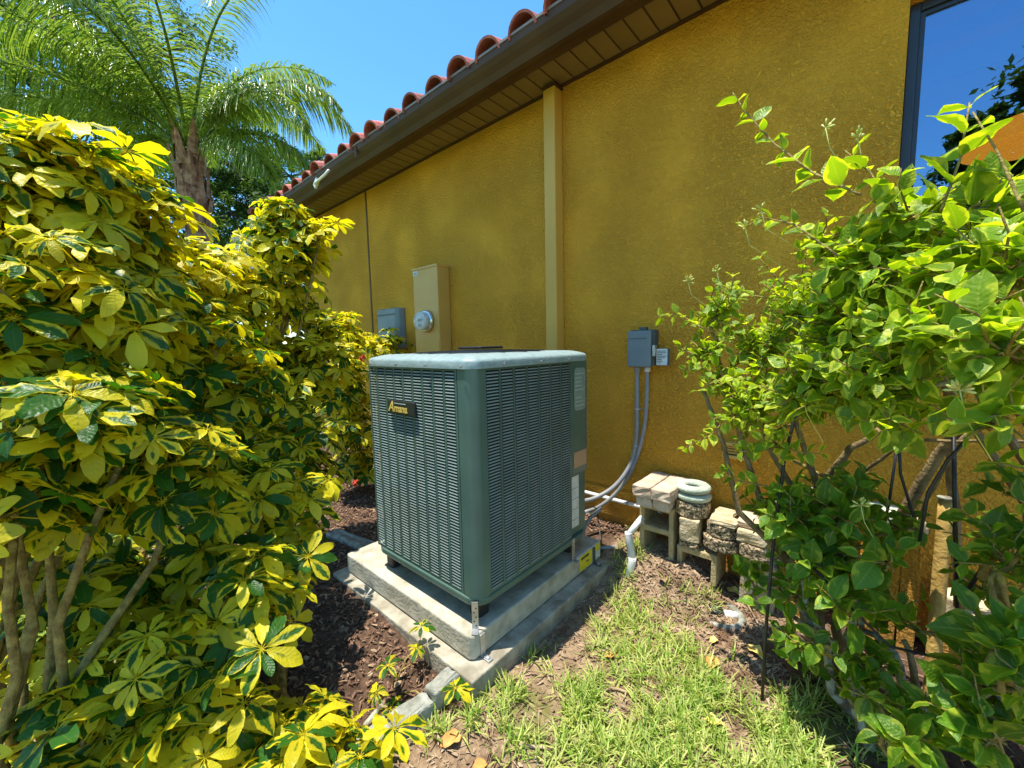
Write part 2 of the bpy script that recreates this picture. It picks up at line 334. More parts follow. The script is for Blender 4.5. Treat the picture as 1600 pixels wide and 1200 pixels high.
# ------------------------------------------------------------------ ground
def gh(x, y):
    h = .125*sm((y-1.78)/.27)*sm((-.40-x)/.28)
    h += .015*fbm(x, y, 2.3)+.008*fbm(x, y, 7)
    h += .05*sm((-1.25-x)/.35)*sm((y+.1)/.3)*sm((x+5.5)/1)
    if y < -.6 or x < -5.5: h -= .02
    return h
def inslab(x, y, e=0): return -2.12-e < x < -.985+e and .87-e < y < 2.09+e
def mulch_w(x, y):
    edge = -1.03 + .05*fbm(x, y, 3)
    a = sm((edge-x)/.06)*sm((y+.15+.25*fbm(x, y, 1.2))/.25)
    return max(a, sm((x+.30+.2*fbm(x, y, 2))/.25)*sm((y-1.30)/.2))
def lawn_w(x, y):
    return max(sm((.10-y+.15*fbm(x, y, .9)-.16*(x+2))/.2)*sm((-2.0-x)/.3), sm((-6.2-x)/.5))
def lines(a, b, step, far):
    xs = []; x = a
    while x <= b: xs.append(x); x += step
    lo = []; s = step*2; x = a
    while x > -far: x -= s; s *= 1.35; lo.append(x)
    hi = []; s = step*2; x = xs[-1]
    while x < far: x += s; s *= 1.35; hi.append(x)
    return lo[::-1]+xs+hi
xs = lines(-4.2, 1.4, .03, 900); ys = lines(-1.0, 2.5, .03, 900)
g = MB(); vs = [(x, y, gh(x, y)+(random.uniform(-.003, .003) if abs(x) < 5 and abs(y) < 3 else 0)) for y in ys for x in xs]
nx = len(xs)
g.add(vs, [(j*nx+i, j*nx+i+1, (j+1)*nx+i+1, (j+1)*nx+i) for j in range(len(ys)-1) for i in range(nx-1)])
me = g.mesh('ground', 'soil', True)
a = me.color_attributes.new('zone', 'FLOAT_COLOR', 'POINT'); cc = []
for v in vs:
    x, y = v[0], v[1]
    far = 1.0 if (abs(x) > 9 or y < -3 or y > 9) else 0
    ms = sm((fbm(x, y, 3.5, 5)-.12)/.3)*(1 if (-1 < x < .2 and y < 2.0) else 0)*.7
    cc += [mulch_w(x, y), max(far, lawn_w(x, y)), ms, 1]
a.data.foreach_set('color', cc)
ground = bpy.data.objects.new('ground', me); col.objects.link(ground); tag(ground, kind='structure')

# ------------------------------------------------------------------ house
WY = 2.30
HX0, HX1 = -5.7, 3.2
house = thing('house', (HX0, WY, 0), 'ochre stucco house with brown gutter and red barrel tile roof', 'house')
WX0, WX1, WZ0, WZ1 = .068, 1.9, 1.72, 2.585   # window opening
def wallgrid():
    b = MB()
    X = [HX0, WX0, WX1, HX1]; Zs = [.028, WZ0, WZ1, 2.93]
    for i in range(3):
        for j in range(3):
            if i == 1 and j == 1: continue
            b.add([(X[i], WY, Zs[j]), (X[i+1], WY, Zs[j]), (X[i+1], WY, Zs[j+1]), (X[i], WY, Zs[j+1])], [(0, 1, 2, 3)])
    d = WY+.10
    b.add([(WX0, WY, WZ0), (WX0, WY, WZ1), (WX0, d, WZ1), (WX0, d, WZ0)], [(0, 1, 2, 3)])
    b.add([(WX1, WY, WZ0), (WX1, WY, WZ1), (WX1, d, WZ1), (WX1, d, WZ0)], [(3, 2, 1, 0)])
    b.add([(WX0, WY, WZ1), (WX1, WY, WZ1), (WX1, d, WZ1), (WX0, d, WZ1)], [(0, 1, 2, 3)])
    b.add([(WX0, WY, WZ0), (WX1, WY, WZ0), (WX1, d, WZ0), (WX0, d, WZ0)], [(3, 2, 1, 0)])
    b.add([(HX0, WY, .028), (HX0, WY, 2.93), (HX0, 9, 2.93), (HX0, 9, .028)], [(0, 1, 2, 3)])
    b.add([(HX1, WY, .028), (HX1, WY, 2.93), (HX1, 9, 2.93), (HX1, 9, .028)], [(3, 2, 1, 0)])
    b.add([(HX0, 9, .028), (HX0, 9, 2.93), (HX1, 9, 2.93), (HX1, 9, .028)], [(0, 1, 2, 3)])
    b.add([(HX0, WY, .028), (HX1, WY, .028), (HX1, WY+.02, .028), (HX0, WY+.02, .028)], [(3, 2, 1, 0)])
    return b
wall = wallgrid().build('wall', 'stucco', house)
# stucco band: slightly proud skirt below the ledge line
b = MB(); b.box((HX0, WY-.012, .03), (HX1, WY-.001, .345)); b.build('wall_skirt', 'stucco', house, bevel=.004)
b = MB(); b.box((HX0+.01, WY+.012, -.25), (HX1, WY+.2, .027)); b.build('foundation', 'concrete_base', house)
jx = onY(571.2, 298, WY).x
b = MB(); b.box((jx-.010, WY-.008, .05), (jx+.010, WY+.002, 2.925)); b.build('control_joint', 'joint', house)
# soffit planks
SY0, SY1 = 2.03, WY-.004
sp = .1075; x = HX0-.42; k = 0
b = MB(); b.box((-sp*.5+.0055, SY0, 0), (sp*.5-.0055, SY1, .012)); sme = b.mesh('soffit_plank', 'soffit')
while x < HX1+.3:
    o = bpy.data.objects.new('soffit_plank', sme); o.location = (x, 0, 2.931); link(o, house); x += sp
b = MB(); b.box((HX0-.45, SY0, 2.944), (HX1+.35, SY1, 2.95)); b.build('soffit_backing', 'joint', house)
b = MB(); b.box((HX0-.45, SY1-.018, 2.917), (HX1+.35, SY1, 2.930)); b.build('soffit_trim', 'gutter', house)
# soffit return on the end wall
b = MB(); b.box((HX0-.45, WY, 2.931), (HX0-.002, 9.3, 2.95)); b.build('end_soffit', 'soffit', house)
# fascia and K-style gutter
GX0, GX1 = -6.05, 3.55
b = MB(); b.box((GX0, 1.985, 2.90), (GX1, SY0-.002, 3.03)); b.box((GX0-.02, 1.985, 2.90), (GX0-.001, 9.3, 3.03)); b.build('fascia', 'gutter', house)
prof = [(1.983, 2.895), (1.925, 2.872), (1.900, 2.874), (1.893, 2.885), (1.880, 2.905), (1.856, 2.93), (1.838, 2.955), (1.832, 2.985), (1.832, 3.0), (1.845, 3.0), (1.845, 2.975), (1.895, 2.905), (1.98, 2.91)]
b = MB(); n = len(prof)
vs = [(GX0-.04, p[0], p[1]) for p in prof]+[(GX1, p[0], p[1]) for p in prof]
b.add(vs, [(i, (i+1) % n, (i+1) % n+n, i+n) for i in range(n)]+[tuple(reversed(range(n))), tuple(range(n, 2*n))])
gut = b.build('gutter', 'gutter', house)
b = MB(); b.box((GX0-.04, 1.826, 2.992), (GX1, 1.850, 3.006)); b.build('gutter_lip', 'gutterlip', gut)
for jx_ in (-3.35, -.35):
    b = MB(); b.box((jx_, 1.829, 2.90), (jx_+.035, 1.8315, 2.99)); b.build('gutter_joint', 'gutter', gut)
# roof deck and barrel tiles
sl = math.tan(R(20)); RY0 = 1.90
b = MB(); e = lambda y: 3.0+(y-RY0)*sl
b.add([(GX0-.05, RY0, e(RY0)), (GX1, RY0, e(RY0)), (GX1, 6.2, e(6.2)), (GX0+4.2, 6.2, e(6.2))], [(0, 1, 2, 3)])
b.add([(GX0-.05, RY0, e(RY0)), (GX0+4.2, 6.2, e(6.2)), (GX0-.05, 9.6, e(RY0))], [(0, 1, 2)])
b.add([(GX0-.05, RY0, e(RY0)-.06), (GX1, RY0, e(RY0)-.06), (GX1, RY0, e(RY0)), (GX0-.05, RY0, e(RY0))], [(0, 1, 2, 3)])
b.build('roof', 'tiledark', house)
def tile_mesh():
    b = MB(); n = 10; Lt = .46; vs = []
    for t, y in ((0, 0), (1, Lt)):
        for ro in (0, .014):
            for k in range(n+1):
                a = math.pi*k/n; rr = (.100-.014*t)-ro
                vs.append(Vector((math.cos(a)*rr, y, math.sin(a)*rr*.95)))
    fs = []; m = n+1
    for k in range(n):
        fs += [(k, k+1, 2*m+k+1, 2*m+k), (m+k+1, m+k, 3*m+k, 3*m+k+1), (k+1, k, m+k, m+k+1), (2*m+k, 2*m+k+1, 3*m+k+1, 3*m+k)]
    # mortar plug set back inside the mouth
    c = len(vs); vs.append(Vector((0, .10, 0))); 
    for k in range(m): vs.append(Vector((math.cos(math.pi*k/n)*.085, .10, math.sin(math.pi*k/n)*.08)))
    fs += [(c, c+1+k, c+2+k) for k in range(n)]
    b.add(vs, fs); return b.mesh('roof_tile', 'tile', False)
tme = tile_mesh(); rot = Matrix.Rotation(R(20)-.035, 4, 'X'); sptile = .2580
x = -1.489
while x > -6.05: x -= sptile
x += sptile
while x < 1.3:
    for c in range(4 if x > -4 else 3):
        y = RY0-.075+c*.38
        if y-1.9 > (x+6.1)*1.02: continue
        o = bpy.data.objects.new('roof_tile', tme)
        o.matrix_basis = Matrix.Translation((x+random.uniform(-.008, .008), y+random.uniform(-.02, .012), e(y)+.002+random.uniform(0, .006))) @ rot @ Matrix.Rotation(random.uniform(-.02, .02), 4, 'Z')
        link(o, house)
    x += sptile
# pan tiles between the barrels, joined (too small to pick apart)
b = MB(); x = -6.05
while x < 1.4:
    for c in range(3):
        y = RY0-.05+c*.38
        for k in range(4):
            a0 = math.pi+math.pi*k/4; a1 = math.pi+math.pi*(k+1)/4
            b.add([(x+math.cos(a0)*.07, y, e(y)+.045+math.sin(a0)*.03), (x+math.cos(a1)*.07, y, e(y)+.045+math.sin(a1)*.03), (x+math.cos(a1)*.07, y+.4, e(y+.4)+.03+math.sin(a1)*.03), (x+math.cos(a0)*.07, y+.4, e(y+.4)+.03+math.sin(a0)*.03)], [(0, 1, 2, 3)])
    x += sptile
tag(b.build('pan_tiles', 'tile', house), kind='stuff')
# hip cap at the far corner
for i in range(5):
    o = bpy.data.objects.new('roof_tile', tme)
    o.matrix_basis = Matrix.Translation((-6.12+.33*i, 1.86+.33*i, 3.03+.33*i*sl)) @ Matrix.Rotation(R(-45), 4, 'Z') @ Matrix.Rotation(R(14), 4, 'X')
    link(o, house)
# downspout
b = MB(); b.box((-1.633, WY-.09, .18), (-1.543, WY-.002, 2.90)); ds = b.build('downspout', 'trim', house, bevel=.006)
b = MB(); b.box((-1.640, WY-.095, 2.902), (-1.536, WY-.002, 2.917)); b.build('downspout_collar', 'gutter', ds)
# window
win = MB()
fy = WY+.055
def frame_rect(b, x0, x1, z0, z1, w, y0, y1):
    b.box((x0, y0, z0), (x0+w, y1, z1)); b.box((x1-w, y0, z0), (x1, y1, z1)); b.box((x0+w, y0, z1-w), (x1-w, y1, z1)); b.box((x0+w, y0, z0), (x1-w, y1, z0+w))
frame_rect(win, WX0+.002, WX1-.002, WZ0+.002, WZ1-.002, .032, fy, fy+.05)
wf = win.build('window', 'frame', house, bevel=.003)
b = MB(); frame_rect(b, WX0+.035, WX1-.035, WZ0+.035, WZ1-.035, .014, fy+.012, fy+.035); b.build('sash', 'frame', wf)
b = MB(); b.box((WX0+.05, fy+.022, WZ0+.05), (WX1-.05, fy+.027, WZ1-.05)); b.build('pane', 'glass', wf)
b = MB(); b.box((WX0-.02, WY-.02, WZ0-.03), (WX1+.02, WY+.054, WZ0)); b.build('sill', 'trim', wf)
b = MB()
RX0, RX1, RY1, RZ0, RZ1 = -1.2, 3.0, 6.0, .2, 2.9
b.add([(RX0, WY+.11, RZ0), (RX1, WY+.11, RZ0), (RX1, RY1, RZ0), (RX0, RY1, RZ0), (RX0, WY+.11, RZ1), (RX1, WY+.11, RZ1), (RX1, RY1, RZ1), (RX0, RY1, RZ1)],
      [(0, 1, 2, 3), (7, 6, 5, 4), (3, 2, 6, 7), (0, 3, 7, 4), (2, 1, 5, 6)])
b.build('room', 'room', house)
b = MB(); b.box((WX0+.06, fy+.08, 2.30), (WX1-.06, fy+.10, 2.40)); b.box((WX0+.06, fy+.07, 2.46), (WX1-.06, fy+.12, 2.50)); b.build('valance', 'blind', wf)
lp = atD(1595, 188, 2.9)
lamp = thing('pendant_lamp', (lp.x, 3.6, 1.9), 'glowing orange pendant lamp shade inside the window', 'lamp')
c = onY(1612, 212, 3.5)
b = MB(); b.lathe([(.04, .11), (.13, .09), (.23, .04), (.26, -.02), (.255, -.04), (.18, -.02), (.04, .02)], 32, Matrix.Translation(c)); b.build('lamp_shade', 'lamp', lamp, True)
b = MB(); b.tube([c+Vector((0, 0, .1)), (c.x, c.y, 2.88)], .008, 6); b.build('lamp_cord', 'black', lamp)
# low wall vent
v0 = onY(1128, 690, WY-.03); v1 = onY(1180, 722, WY-.03)
vt = thing('wall_vent', (v0.x, WY, v1.z), 'tan plastic vent cover low on the ochre wall behind the bush', 'vent')
b = MB(); frame_rect(b, v0.x, v0.x+.16, v0.z-.085, v0.z, .018, WY-.03, WY-.001); b.build('vent_frame', 'beige', vt, bevel=.004)
b = MB(); b.box((v0.x+.018, WY-.012, v0.z-.067), (v0.x+.142, WY-.002, v0.z-.018)); b.build('vent_backing', 'black', vt)
for k in range(3):
    b = MB(); b.box((0, 0, 0), (.124, .016, .004), Matrix.Translation((v0.x+.018, WY-.026, v0.z-.058+k*.015)) @ Matrix.Rotation(R(30), 4, 'X')); b.build('slat', 'beige', vt)

# ------------------------------------------------------------------ utility boxes on the wall
mb = thing('meter_box', (-2.9, 2.23, .75), 'tall beige electric meter box on the wall behind the air conditioner', 'meter box')
b = MB(); b.box((-3.068, 2.168, .72), (-2.722, WY-.002, 1.962)); box_ = b.build('cabinet', 'beige', mb, bevel=.006)
b = MB(); b.box((-3.076, 2.160, 1.951), (-2.714, WY-.002, 1.972)); b.build('cabinet_hood', 'beige', mb, bevel=.003)
b = MB(); b.box((-3.06, 2.163, .74), (-2.73, 2.1675, 1.335)); b.build('lower_cover', 'beige', mb, bevel=.002)
b = MB(); b.box((-3.058, 2.1635, 1.905), (-2.99, 2.1672, 1.945)); lb = b.build('asset_label', 'label', mb)
b = MB()
for k in range(2): b.box((-3.052, 2.1622, 1.914+k*.013), (-3.0, 2.1632, 1.919+k*.013))
b.build('label_print', 'print', lb)
mc = onY(668, 502, 2.168)
mm = Matrix.Translation((mc.x, 2.167, mc.z)) @ Matrix.Rotation(R(90), 4, 'X')
b = MB(); b.lathe([(.094, 0), (.096, .02), (.09, .034), (.085, .036)], 36, mm); mring = b.build('meter_ring', 'chrome', mb, True)
b = MB(); b.lathe([(.080, .036), (.079, .085), (.070, .098), (.03, .103), (.001, .104)], 36, mm); b.build('meter_glass', 'meterglass', mring, True)
b = MB(); b.lathe([(.072, .036), (.072, .074), (.001, .075)], 32, mm); b.build('meter_dial', 'label', mring)
b = MB(); b.box((-.034, -.002, .0765), (.034, .020, .078), mm); b.box((-.03, -.035, .0765), (.01, -.028, .078), mm); b.box((-.03, -.047, .0765), (.02, -.042, .078), mm); b.build('meter_display', 'print', mring)
nd = thing('cable_box', (-3.6, 2.26, 1.3), 'grey plastic cable entry box on the wall left of the meter box', 'utility box')
q0 = onY(589, 483, 2.24)
b = MB(); pr = [(0, 0), (.0, -.05), (.05, -.085), (.36, -.085), (.40, -.06), (.42, 0)]
b.prism([(q0.x+p[0], 2.298+p[1]) for p in pr], 1.27, 1.665); b.build('cover', 'box', nd, bevel=.01)
b = MB(); b.box((q0.x+.05, 2.2075, 1.30), (q0.x+.36, 2.2125, 1.315)); b.box((q0.x+.05, 2.2075, 1.60), (q0.x+.36, 2.2125, 1.612)); b.build('cover_rib', 'boxdark', nd)
for k in range(2):
    b = MB(); b.lathe([(.009, 0), (.009, .006), (.001, .007)], 10, Matrix.Translation((q0.x+.37, 2.235, 1.40+.14*k)) @ Matrix.Rotation(R(90), 4, 'X')); b.build('screw', 'metal', nd)

dc = thing('disconnect_box', (-.97, 2.26, 1.13), 'grey disconnect box with open hasp on the wall above two conduits', 'utility box')
b = MB(); b.box((-1.045, 2.212, 1.137), (-.905, 2.235, 1.345)); b.build('lid', 'box', dc, bevel=.008)
b = MB(); b.box((-1.038, 2.235, 1.145), (-.893, WY-.002, 1.350)); b.build('housing', 'boxdark', dc, bevel=.004)
b = MB(); b.box((-1.035, 2.209, 1.30), (-.93, 2.2125, 1.303)); b.build('lid_crease', 'boxdark', dc)
b = MB(); b.box((-.897, 2.215, 1.20), (-.882, 2.25, 1.262)); b.build('hasp', 'metal', dc, bevel=.002)
b = MB(); b.box((-.985, 2.24, 1.351), (-.945, 2.27, 1.366)); b.build('mounting_lug', 'boxdark', dc)
b = MB(); b.box((-.882, 2.238, 1.148), (-.808, 2.243, 1.243)); tg = b.build('label_flap', 'boxdark', dc)
b = MB(); b.box((-.880, 2.2350, 1.150), (-.820, 2.2375, 1.241)); tg2 = b.build('paper_label', 'label', tg)
b = MB()
for k, wd in enumerate((.048, .05, .03, .052, .044, .025, .030, .022)): b.box((-.876, 2.2335, 1.160+.0095*(7-k)), (-.876+wd, 2.2346, 1.1635+.0095*(7-k)))
b.build('label_print', 'print', tg2)

def pipe(name, pts, r, mat, label, cat, group=None, n=10, sub=6):
    # catmull-rom through the points
    P = [Vector(p) for p in pts]; P = [P[0]*2-P[1]]+P+[P[-1]*2-P[-2]]; out = []
    for i in range(1, len(P)-2):
        for k in range(sub):
            t = k/sub; p0, p1, p2, p3 = P[i-1], P[i], P[i+1], P[i+2]
            out.append(.5*((2*p1)+(p2-p0)*t+(2*p0-5*p1+4*p2-p3)*t*t+(3*p1-p0-3*p2+p3)*t**3))
    out.append(P[-2])
    b = MB(); b.tube(out, r, n)
    if cat is None: return b.build(name, mat, label, True)
    return tag(b.build(name, mat, None, True), label, cat, group)
pipe('conduit', [(-1.003, 2.262, 1.136), (-1.004, 2.262, 1.0), (-1.004, 2.262, .88), (-1.006, 2.262, .70), (-1.03, 2.24, .55), (-1.09, 2.17, .425), (-1.17, 2.08, .355), (-1.23, 1.98, .345), (-1.25, 1.80, .40)], .0135, 'conduit', 'left grey conduit curving from the disconnect box down to the air conditioner', 'conduit')
pipe('conduit', [(-.944, 2.262, 1.136), (-.945, 2.262, .95), (-.955, 2.262, .80), (-.985, 2.255, .64), (-1.03, 2.24, .50), (-1.10, 2.21, .37), (-1.19, 2.17, .27), (-1.28, 2.14, .215), (-1.36, 2.05, .20)], .0115, 'conduit', 'right grey conduit curving from the disconnect box behind the left one', 'conduit')
for (fx_, fr_) in ((-1.003, .018), (-.944, .016)):
    b = MB(); b.lathe([(fr_, 1.108), (fr_+.002, 1.112), (fr_+.002, 1.130), (fr_, 1.1365)], 12, Matrix.Translation((fx_, 2.262, 0))); b.build('conduit_fitting', 'pvc' if fx_ > -1 else 'conduit', dc, True)
for z in (.885, .66):
    b = MB(); b.tube([(-1.03, 2.292, z), (-1.026, 2.262, z), (-1.004, 2.2465, z), (-.982, 2.262, z), (-.976, 2.292, z)], .003, 6)
    tag(b.build('pipe_strap', 'metal', None), 'small metal strap holding the left conduit to the wall, %s one' % ('upper' if z > .8 else 'lower'), 'strap')
# white line-set pipe low on the wall
wp = thing('white_pipe', (-1.4, 2.25, .28), 'straight white plastic pipe along the foot of the ochre wall', 'pipe')
b = MB(); b.tube([(-1.55, 2.255, .293), (-.84, 2.255, .288)], .0125, 10); b.build('tube', 'whitepaint', wp, True)
b = MB(); b.tube([(-1.06, 2.255, .290), (-1.045, 2.255, .290)], .0132, 10); b.build('coupling', 'metal', wp, True)
pipe('refrigerant_line', [(-1.16, 2.12, .275), (-1.20, 2.05, .225), (-1.205, 1.98, .165), (-1.17, 1.95, .12), (-1.10, 1.97, .105), (-1.02, 2.02, .115)], .011, 'conduit', 'short pale grey hose curling down onto the mulch behind the pad', 'hose')
pipe('control_wire', [(-1.30, 1.80, .40), (-1.27, 1.95, .30), (-1.20, 2.1, .28), (-1.16, 2.08, .20), (-1.10, 2.0, .13), (-1.07, 1.96, .09)], .0035, 'black', 'thin black wire drooping from the unit to the concrete pad', 'wire')
pipe('control_wire', [(-1.28, 1.80, .42), (-1.24, 1.92, .33), (-1.20, 2.02, .27), (-1.19, 2.08, .25)], .003, 'pvc', 'thin white wire looping behind the air conditioner', 'wire')
# condensate drain
dp = thing('drain_pipe', (-.93, 2.0, 0), 'weathered white drain pipe elbow beside the cinder block', 'pipe')
d1, d2, d3, d4 = onY(1004, 808, 2.06), onY(982, 835, 1.98), onY(988, 874, 1.94), onY(981, 905, 1.90)
b = MB(); b.tube([d1, d2], .0165, 12); b.build('sloping_pipe', 'pvc', dp, True)
b = MB(); b.tube([d2+Vector((0, 0, .012)), d2-Vector((0, 0, .002)), d3.lerp(d2, .05)], .020, 12); b.build('elbow', 'pvc', dp, True)
b = MB(); b.tube([d2-Vector((0, 0, .012)), d3], .0155, 12); b.build('down_pipe', 'pvc', dp, True)
b = MB(); b.tube([d3+Vector((0, 0, .012)), d3-Vector((0, 0, .012)), d4+Vector((0, 0, .01))], [.021, .021, .019], 12); b.build('outlet_elbow', 'pvc', dp, True)
# white bracket on the gutter
gb = onY(497, 287, 1.832); hk = thing('gutter_bracket', gb, 'small white bracket with an arm clipped under the brown gutter', 'bracket')
b = MB(); b.box((-.045, -.012, -.03), (.045, .012, .03), Matrix.Translation((gb.x, 1.815, gb.z)) @ Matrix.Rotation(R(-35), 4, 'Y')); b.build('clip', 'whitepaint', hk, bevel=.006)
b = MB(); b.tube([(gb.x, 1.80, gb.z-.01), (gb.x+.22, 1.80, gb.z+.01), (gb.x+.27, 1.82, gb.z+.045)], .012, 8); b.build('arm', 'whitepaint', hk, True)

# ------------------------------------------------------------------ concrete pads
def slabmesh(poly, z0, z1, jit):
    b = MB(); n = len(poly)
    return b.prism(poly, z0, z1)
lowpad = slabmesh([(-2.11, .888), (-1.002, .886), (-.996, 2.08), (-2.11, 2.07)], -.06, .072, 0).build('lower_concrete_pad', 'slabold', None, bevel=.006)
tag(lowpad, 'wide flat concrete pad on the soil under the thicker pad', 'concrete pad')
pad = thing('concrete_pad', (-1.56, 1.45, .07), 'thick raised concrete pad carrying the air conditioner, chipped corner', 'concrete pad')
b = MB(); b.prism([(-2.055, .945), (-1.085, .945), (-1.066, .962), (-1.064, 1.935), (-2.055, 1.935)], .075, .175); b.build('slab', 'slab', pad, bevel=.009, seg=3)
b = MB(); b.box((-1.0655, 1.715, .088), (-1.0625, 1.835, .168)); yl = b.build('warning_label', 'yellow', pad)
yl['label'] = 'square yellow warning label with dark heading'
b = MB(); b.box((-1.0622, 1.722, .146), (-1.0615, 1.80, .159)); b.box((-1.0622, 1.772, .117), (-1.0615, 1.80, .124)); b.build('label_print', 'print', yl)
b = MB(); b.box((-1.0655, 1.872, .088), (-1.0625, 1.925, .168)); yl = b.build('warning_label', 'yellow', pad); yl['label'] = 'narrow yellow label at the far end of the pad'
b = MB(); b.box((-1.0622, 1.876, .092), (-1.0615, 1.921, .132)); b.build('label_text_area', 'label', yl)
for (yy) in (1.0, 1.855):   # tie-down angle: plate on the side and foot on the lower pad
    b = MB(); b.box((-1.0655, yy-.012, .078), (-1.060, yy+.012, .165)); b.box((-1.062, yy-.012, .0745), (-1.018, yy+.012, .078)); br = b.build('tie_down_bracket', 'metal' if yy < 1.5 else 'boxdark', pad, bevel=.001)
    b = MB(); b.lathe([(.008, 0), (.008, .006), (.001, .008)], 8, Matrix.Translation((-1.035, yy, .078))); b.build('bolt', 'metal', br)

# ------------------------------------------------------------------ air conditioner
AX0, AX1, AY0, AY1, AZ0, AZ1 = -1.813, -1.073, .993, 1.812, .29, 1.200
ac = thing('air_conditioner', (-1.45, 1.4, .175), 'large green-grey outdoor air conditioning unit with louvred sides', 'air conditioner')
b = MB(); b.prism(rrect(AX0-.006, AY0-.006, AX1+.006, AY1+.004, .075, 8), .262, .292); b.build('base_pan', 'acgreen', ac, bevel=.006)
for (fx, fy_) in ((AX0+.06, AY0+.06), (AX1-.08, AY0+.08), (AX1-.08, AY1-.08), (AX0+.06, AY1-.08)):
    b = MB(); b.prism(rrect(fx-.03, fy_-.03, fx+.03, fy_+.03, .01, 2), .1755, .262); b.build('foot', 'blackrub', ac)
b = MB(); b.prism(rrect(AX0+.016, AY0+.016, AX1-.016, AY1-.016, .05, 4), .292, 1.19); b.build('coil', 'coil', ac)
def louvre(origin, du, dn, ncol, cw, rib, z0, z1, nrow):
    """one pressed sheet: ribs with slats bent outward; origin at the foot of the first rib, du along, dn outward"""
    b = MB(); vs = []; fs = []; slat = []
    rows = [z0+(z1-z0)*k/nrow for k in range(nrow+1)]
    U = [0.0]; 
    for i in range(ncol): U += [U[-1]+rib, U[-1]+rib+cw]
    U.append(U[-1]+rib)
    idx = {}
    def V(u, z, d):
        vs.append(origin+du*u+Vector((0, 0, z))+dn*d); return len(vs)-1
    grid = [[V(u, z, 0) for u in U] for z in rows]
    ph = (z1-z0)/nrow
    for j in range(nrow):
        for i in range(0, len(U)-1, 2):
            fs.append((grid[j][i], grid[j][i+1], grid[j+1][i+1], grid[j+1][i]))
        for i in range(1, len(U)-2, 2):
            if j == 0 or j == nrow-1:
                fs.append((grid[j][i], grid[j][i+1], grid[j+1][i+1], grid[j+1][i])); continue
            # slat: lower lip out, upper edge inward
            a0 = V(U[i]+.003, rows[j]+ph*.06, .0016); a1 = V(U[i+1]-.003, rows[j]+ph*.06, .0016)
            c0 = V(U[i]+.003, rows[j]+ph*.46, -.0006); c1 = V(U[i+1]-.003, rows[j]+ph*.46, -.0006)
            fs.append((grid[j][i], a0, c0)); fs.append((a1, grid[j][i+1], c1)); slat.append(len(fs)); fs.append((a0, a1, c1, c0))
            fs.append((grid[j][i], grid[j][i+1], a1, a0))
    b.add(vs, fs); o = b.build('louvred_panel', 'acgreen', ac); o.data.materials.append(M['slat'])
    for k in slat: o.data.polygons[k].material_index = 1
    return o
lz0, lz1 = AZ0+.004, AZ1-.002
nc = 9; rb = .0125; run = (AX1-.075)-AX0-.02; cw = (run-rb*(nc+1))/nc
louvre(Vector((AX0+.012, AY0, 0)), Vector((1, 0, 0)), Vector((0, -1, 0)), nc, cw, rb, lz0, lz1, 72)
nc2 = 7; run2 = 1.655-(AY0+.062); cw2 = (run2-rb*(nc2+1))/nc2
louvre(Vector((AX1, AY0+.062, 0)), Vector((0, 1, 0)), Vector((1, 0, 0)), nc2, cw2, rb, lz0, lz1, 72)
louvre(Vector((AX0, AY1-.02, 0)), Vector((0, -1, 0)), Vector((-1, 0, 0)), 10, .064, rb, lz0, lz1, 72)
# rounded corner posts
def post(cx, cy, r, a0, a1, name='corner_post', ext=None):
    pts = arc(cx, cy, r, a0, a1, 10)
    if ext: pts = [ext[0]]+pts+[ext[1]]
    inn = arc(cx, cy, r-.012, a0, a1, 10)
    if ext: inn = [ext[2]]+inn+[ext[3]]
    b = MB(); n = len(pts); vs = [(p[0], p[1], lz0-.002) for p in pts]+[(p[0], p[1], lz1) for p in pts]
    b.add(vs, [(i, i+1, n+i+1, n+i) for i in range(n-1)])
    return b.build(name, 'acgreen', ac, True)
rr = .046
post(AX1-rr, AY0+rr, rr+.001, 270, 360, ext=((AX1-.078, AY0-.001), (AX1+.001, AY0+.0625), (AX1-.078, AY0+.01), (AX1-.012, AY0+.0625)))
post(AX0+.02, AY0+.02, .0205, 180, 270)
b = MB(); b.box((AX1-.0808, AY0-.0012, lz0), (AX1-.0782, AY0+.006, lz1)); b.build('panel_seam', 'coil', ac)
b = MB(); b.box((AX0+.02, AY1-.012, lz0), (AX1-.02, AY1, lz1)); b.build('rear_panel', 'acgreen', ac)
# control panel on the right rear corner
b = MB(); b.prism([(AX1-.03, 1.6565), (AX1+.003, 1.6565), (AX1+.005, 1.79), (AX1-.012, 1.822), (AX1-.05, 1.826)], .62, lz1); cp = b.build('control_panel', 'acgreen', ac, bevel=.003)
b = MB(); b.box((AX1-.07, 1.6565, lz0), (AX1-.012, 1.795, .618)); b.build('valve_panel', 'acgreen', ac, bevel=.002)
b = MB(); b.prism(rrect(0, 0, .105, .215, .025, 4), 0, .001, Matrix.Translation((AX1+.0052, 1.673, .945)) @ Matrix(((0, 0, 1, 0), (1, 0, 0, 0), (0, 1, 0, 0), (0, 0, 0, 1)))); st = b.build('data_sticker', 'sticker', cp)
b = MB()
for k in range(9):
    if k in (3,): continue
    b.box((AX1+.0064, 1.682, .968+k*.020), (AX1+.0068, 1.682+random.uniform(.05, .088), .972+k*.020))
b.build('sticker_print', 'printlight', st)
b = MB(); b.box((AX1+.0045, 1.668, .655), (AX1+.0065, 1.785, .735)); b.build('knockout_plate', 'copper', cp)
b = MB(); b.box((AX1-.012, 1.662, .335), (AX1-.0095, 1.735, .605)); wl = b.build('wiring_label', 'label', ac)
b = MB()
for k in range(4): b.box((AX1-.0093, 1.664, .375+k*.055), (AX1-.0090, 1.733, .377+k*.055))
b.build('label_rule', 'print', wl)
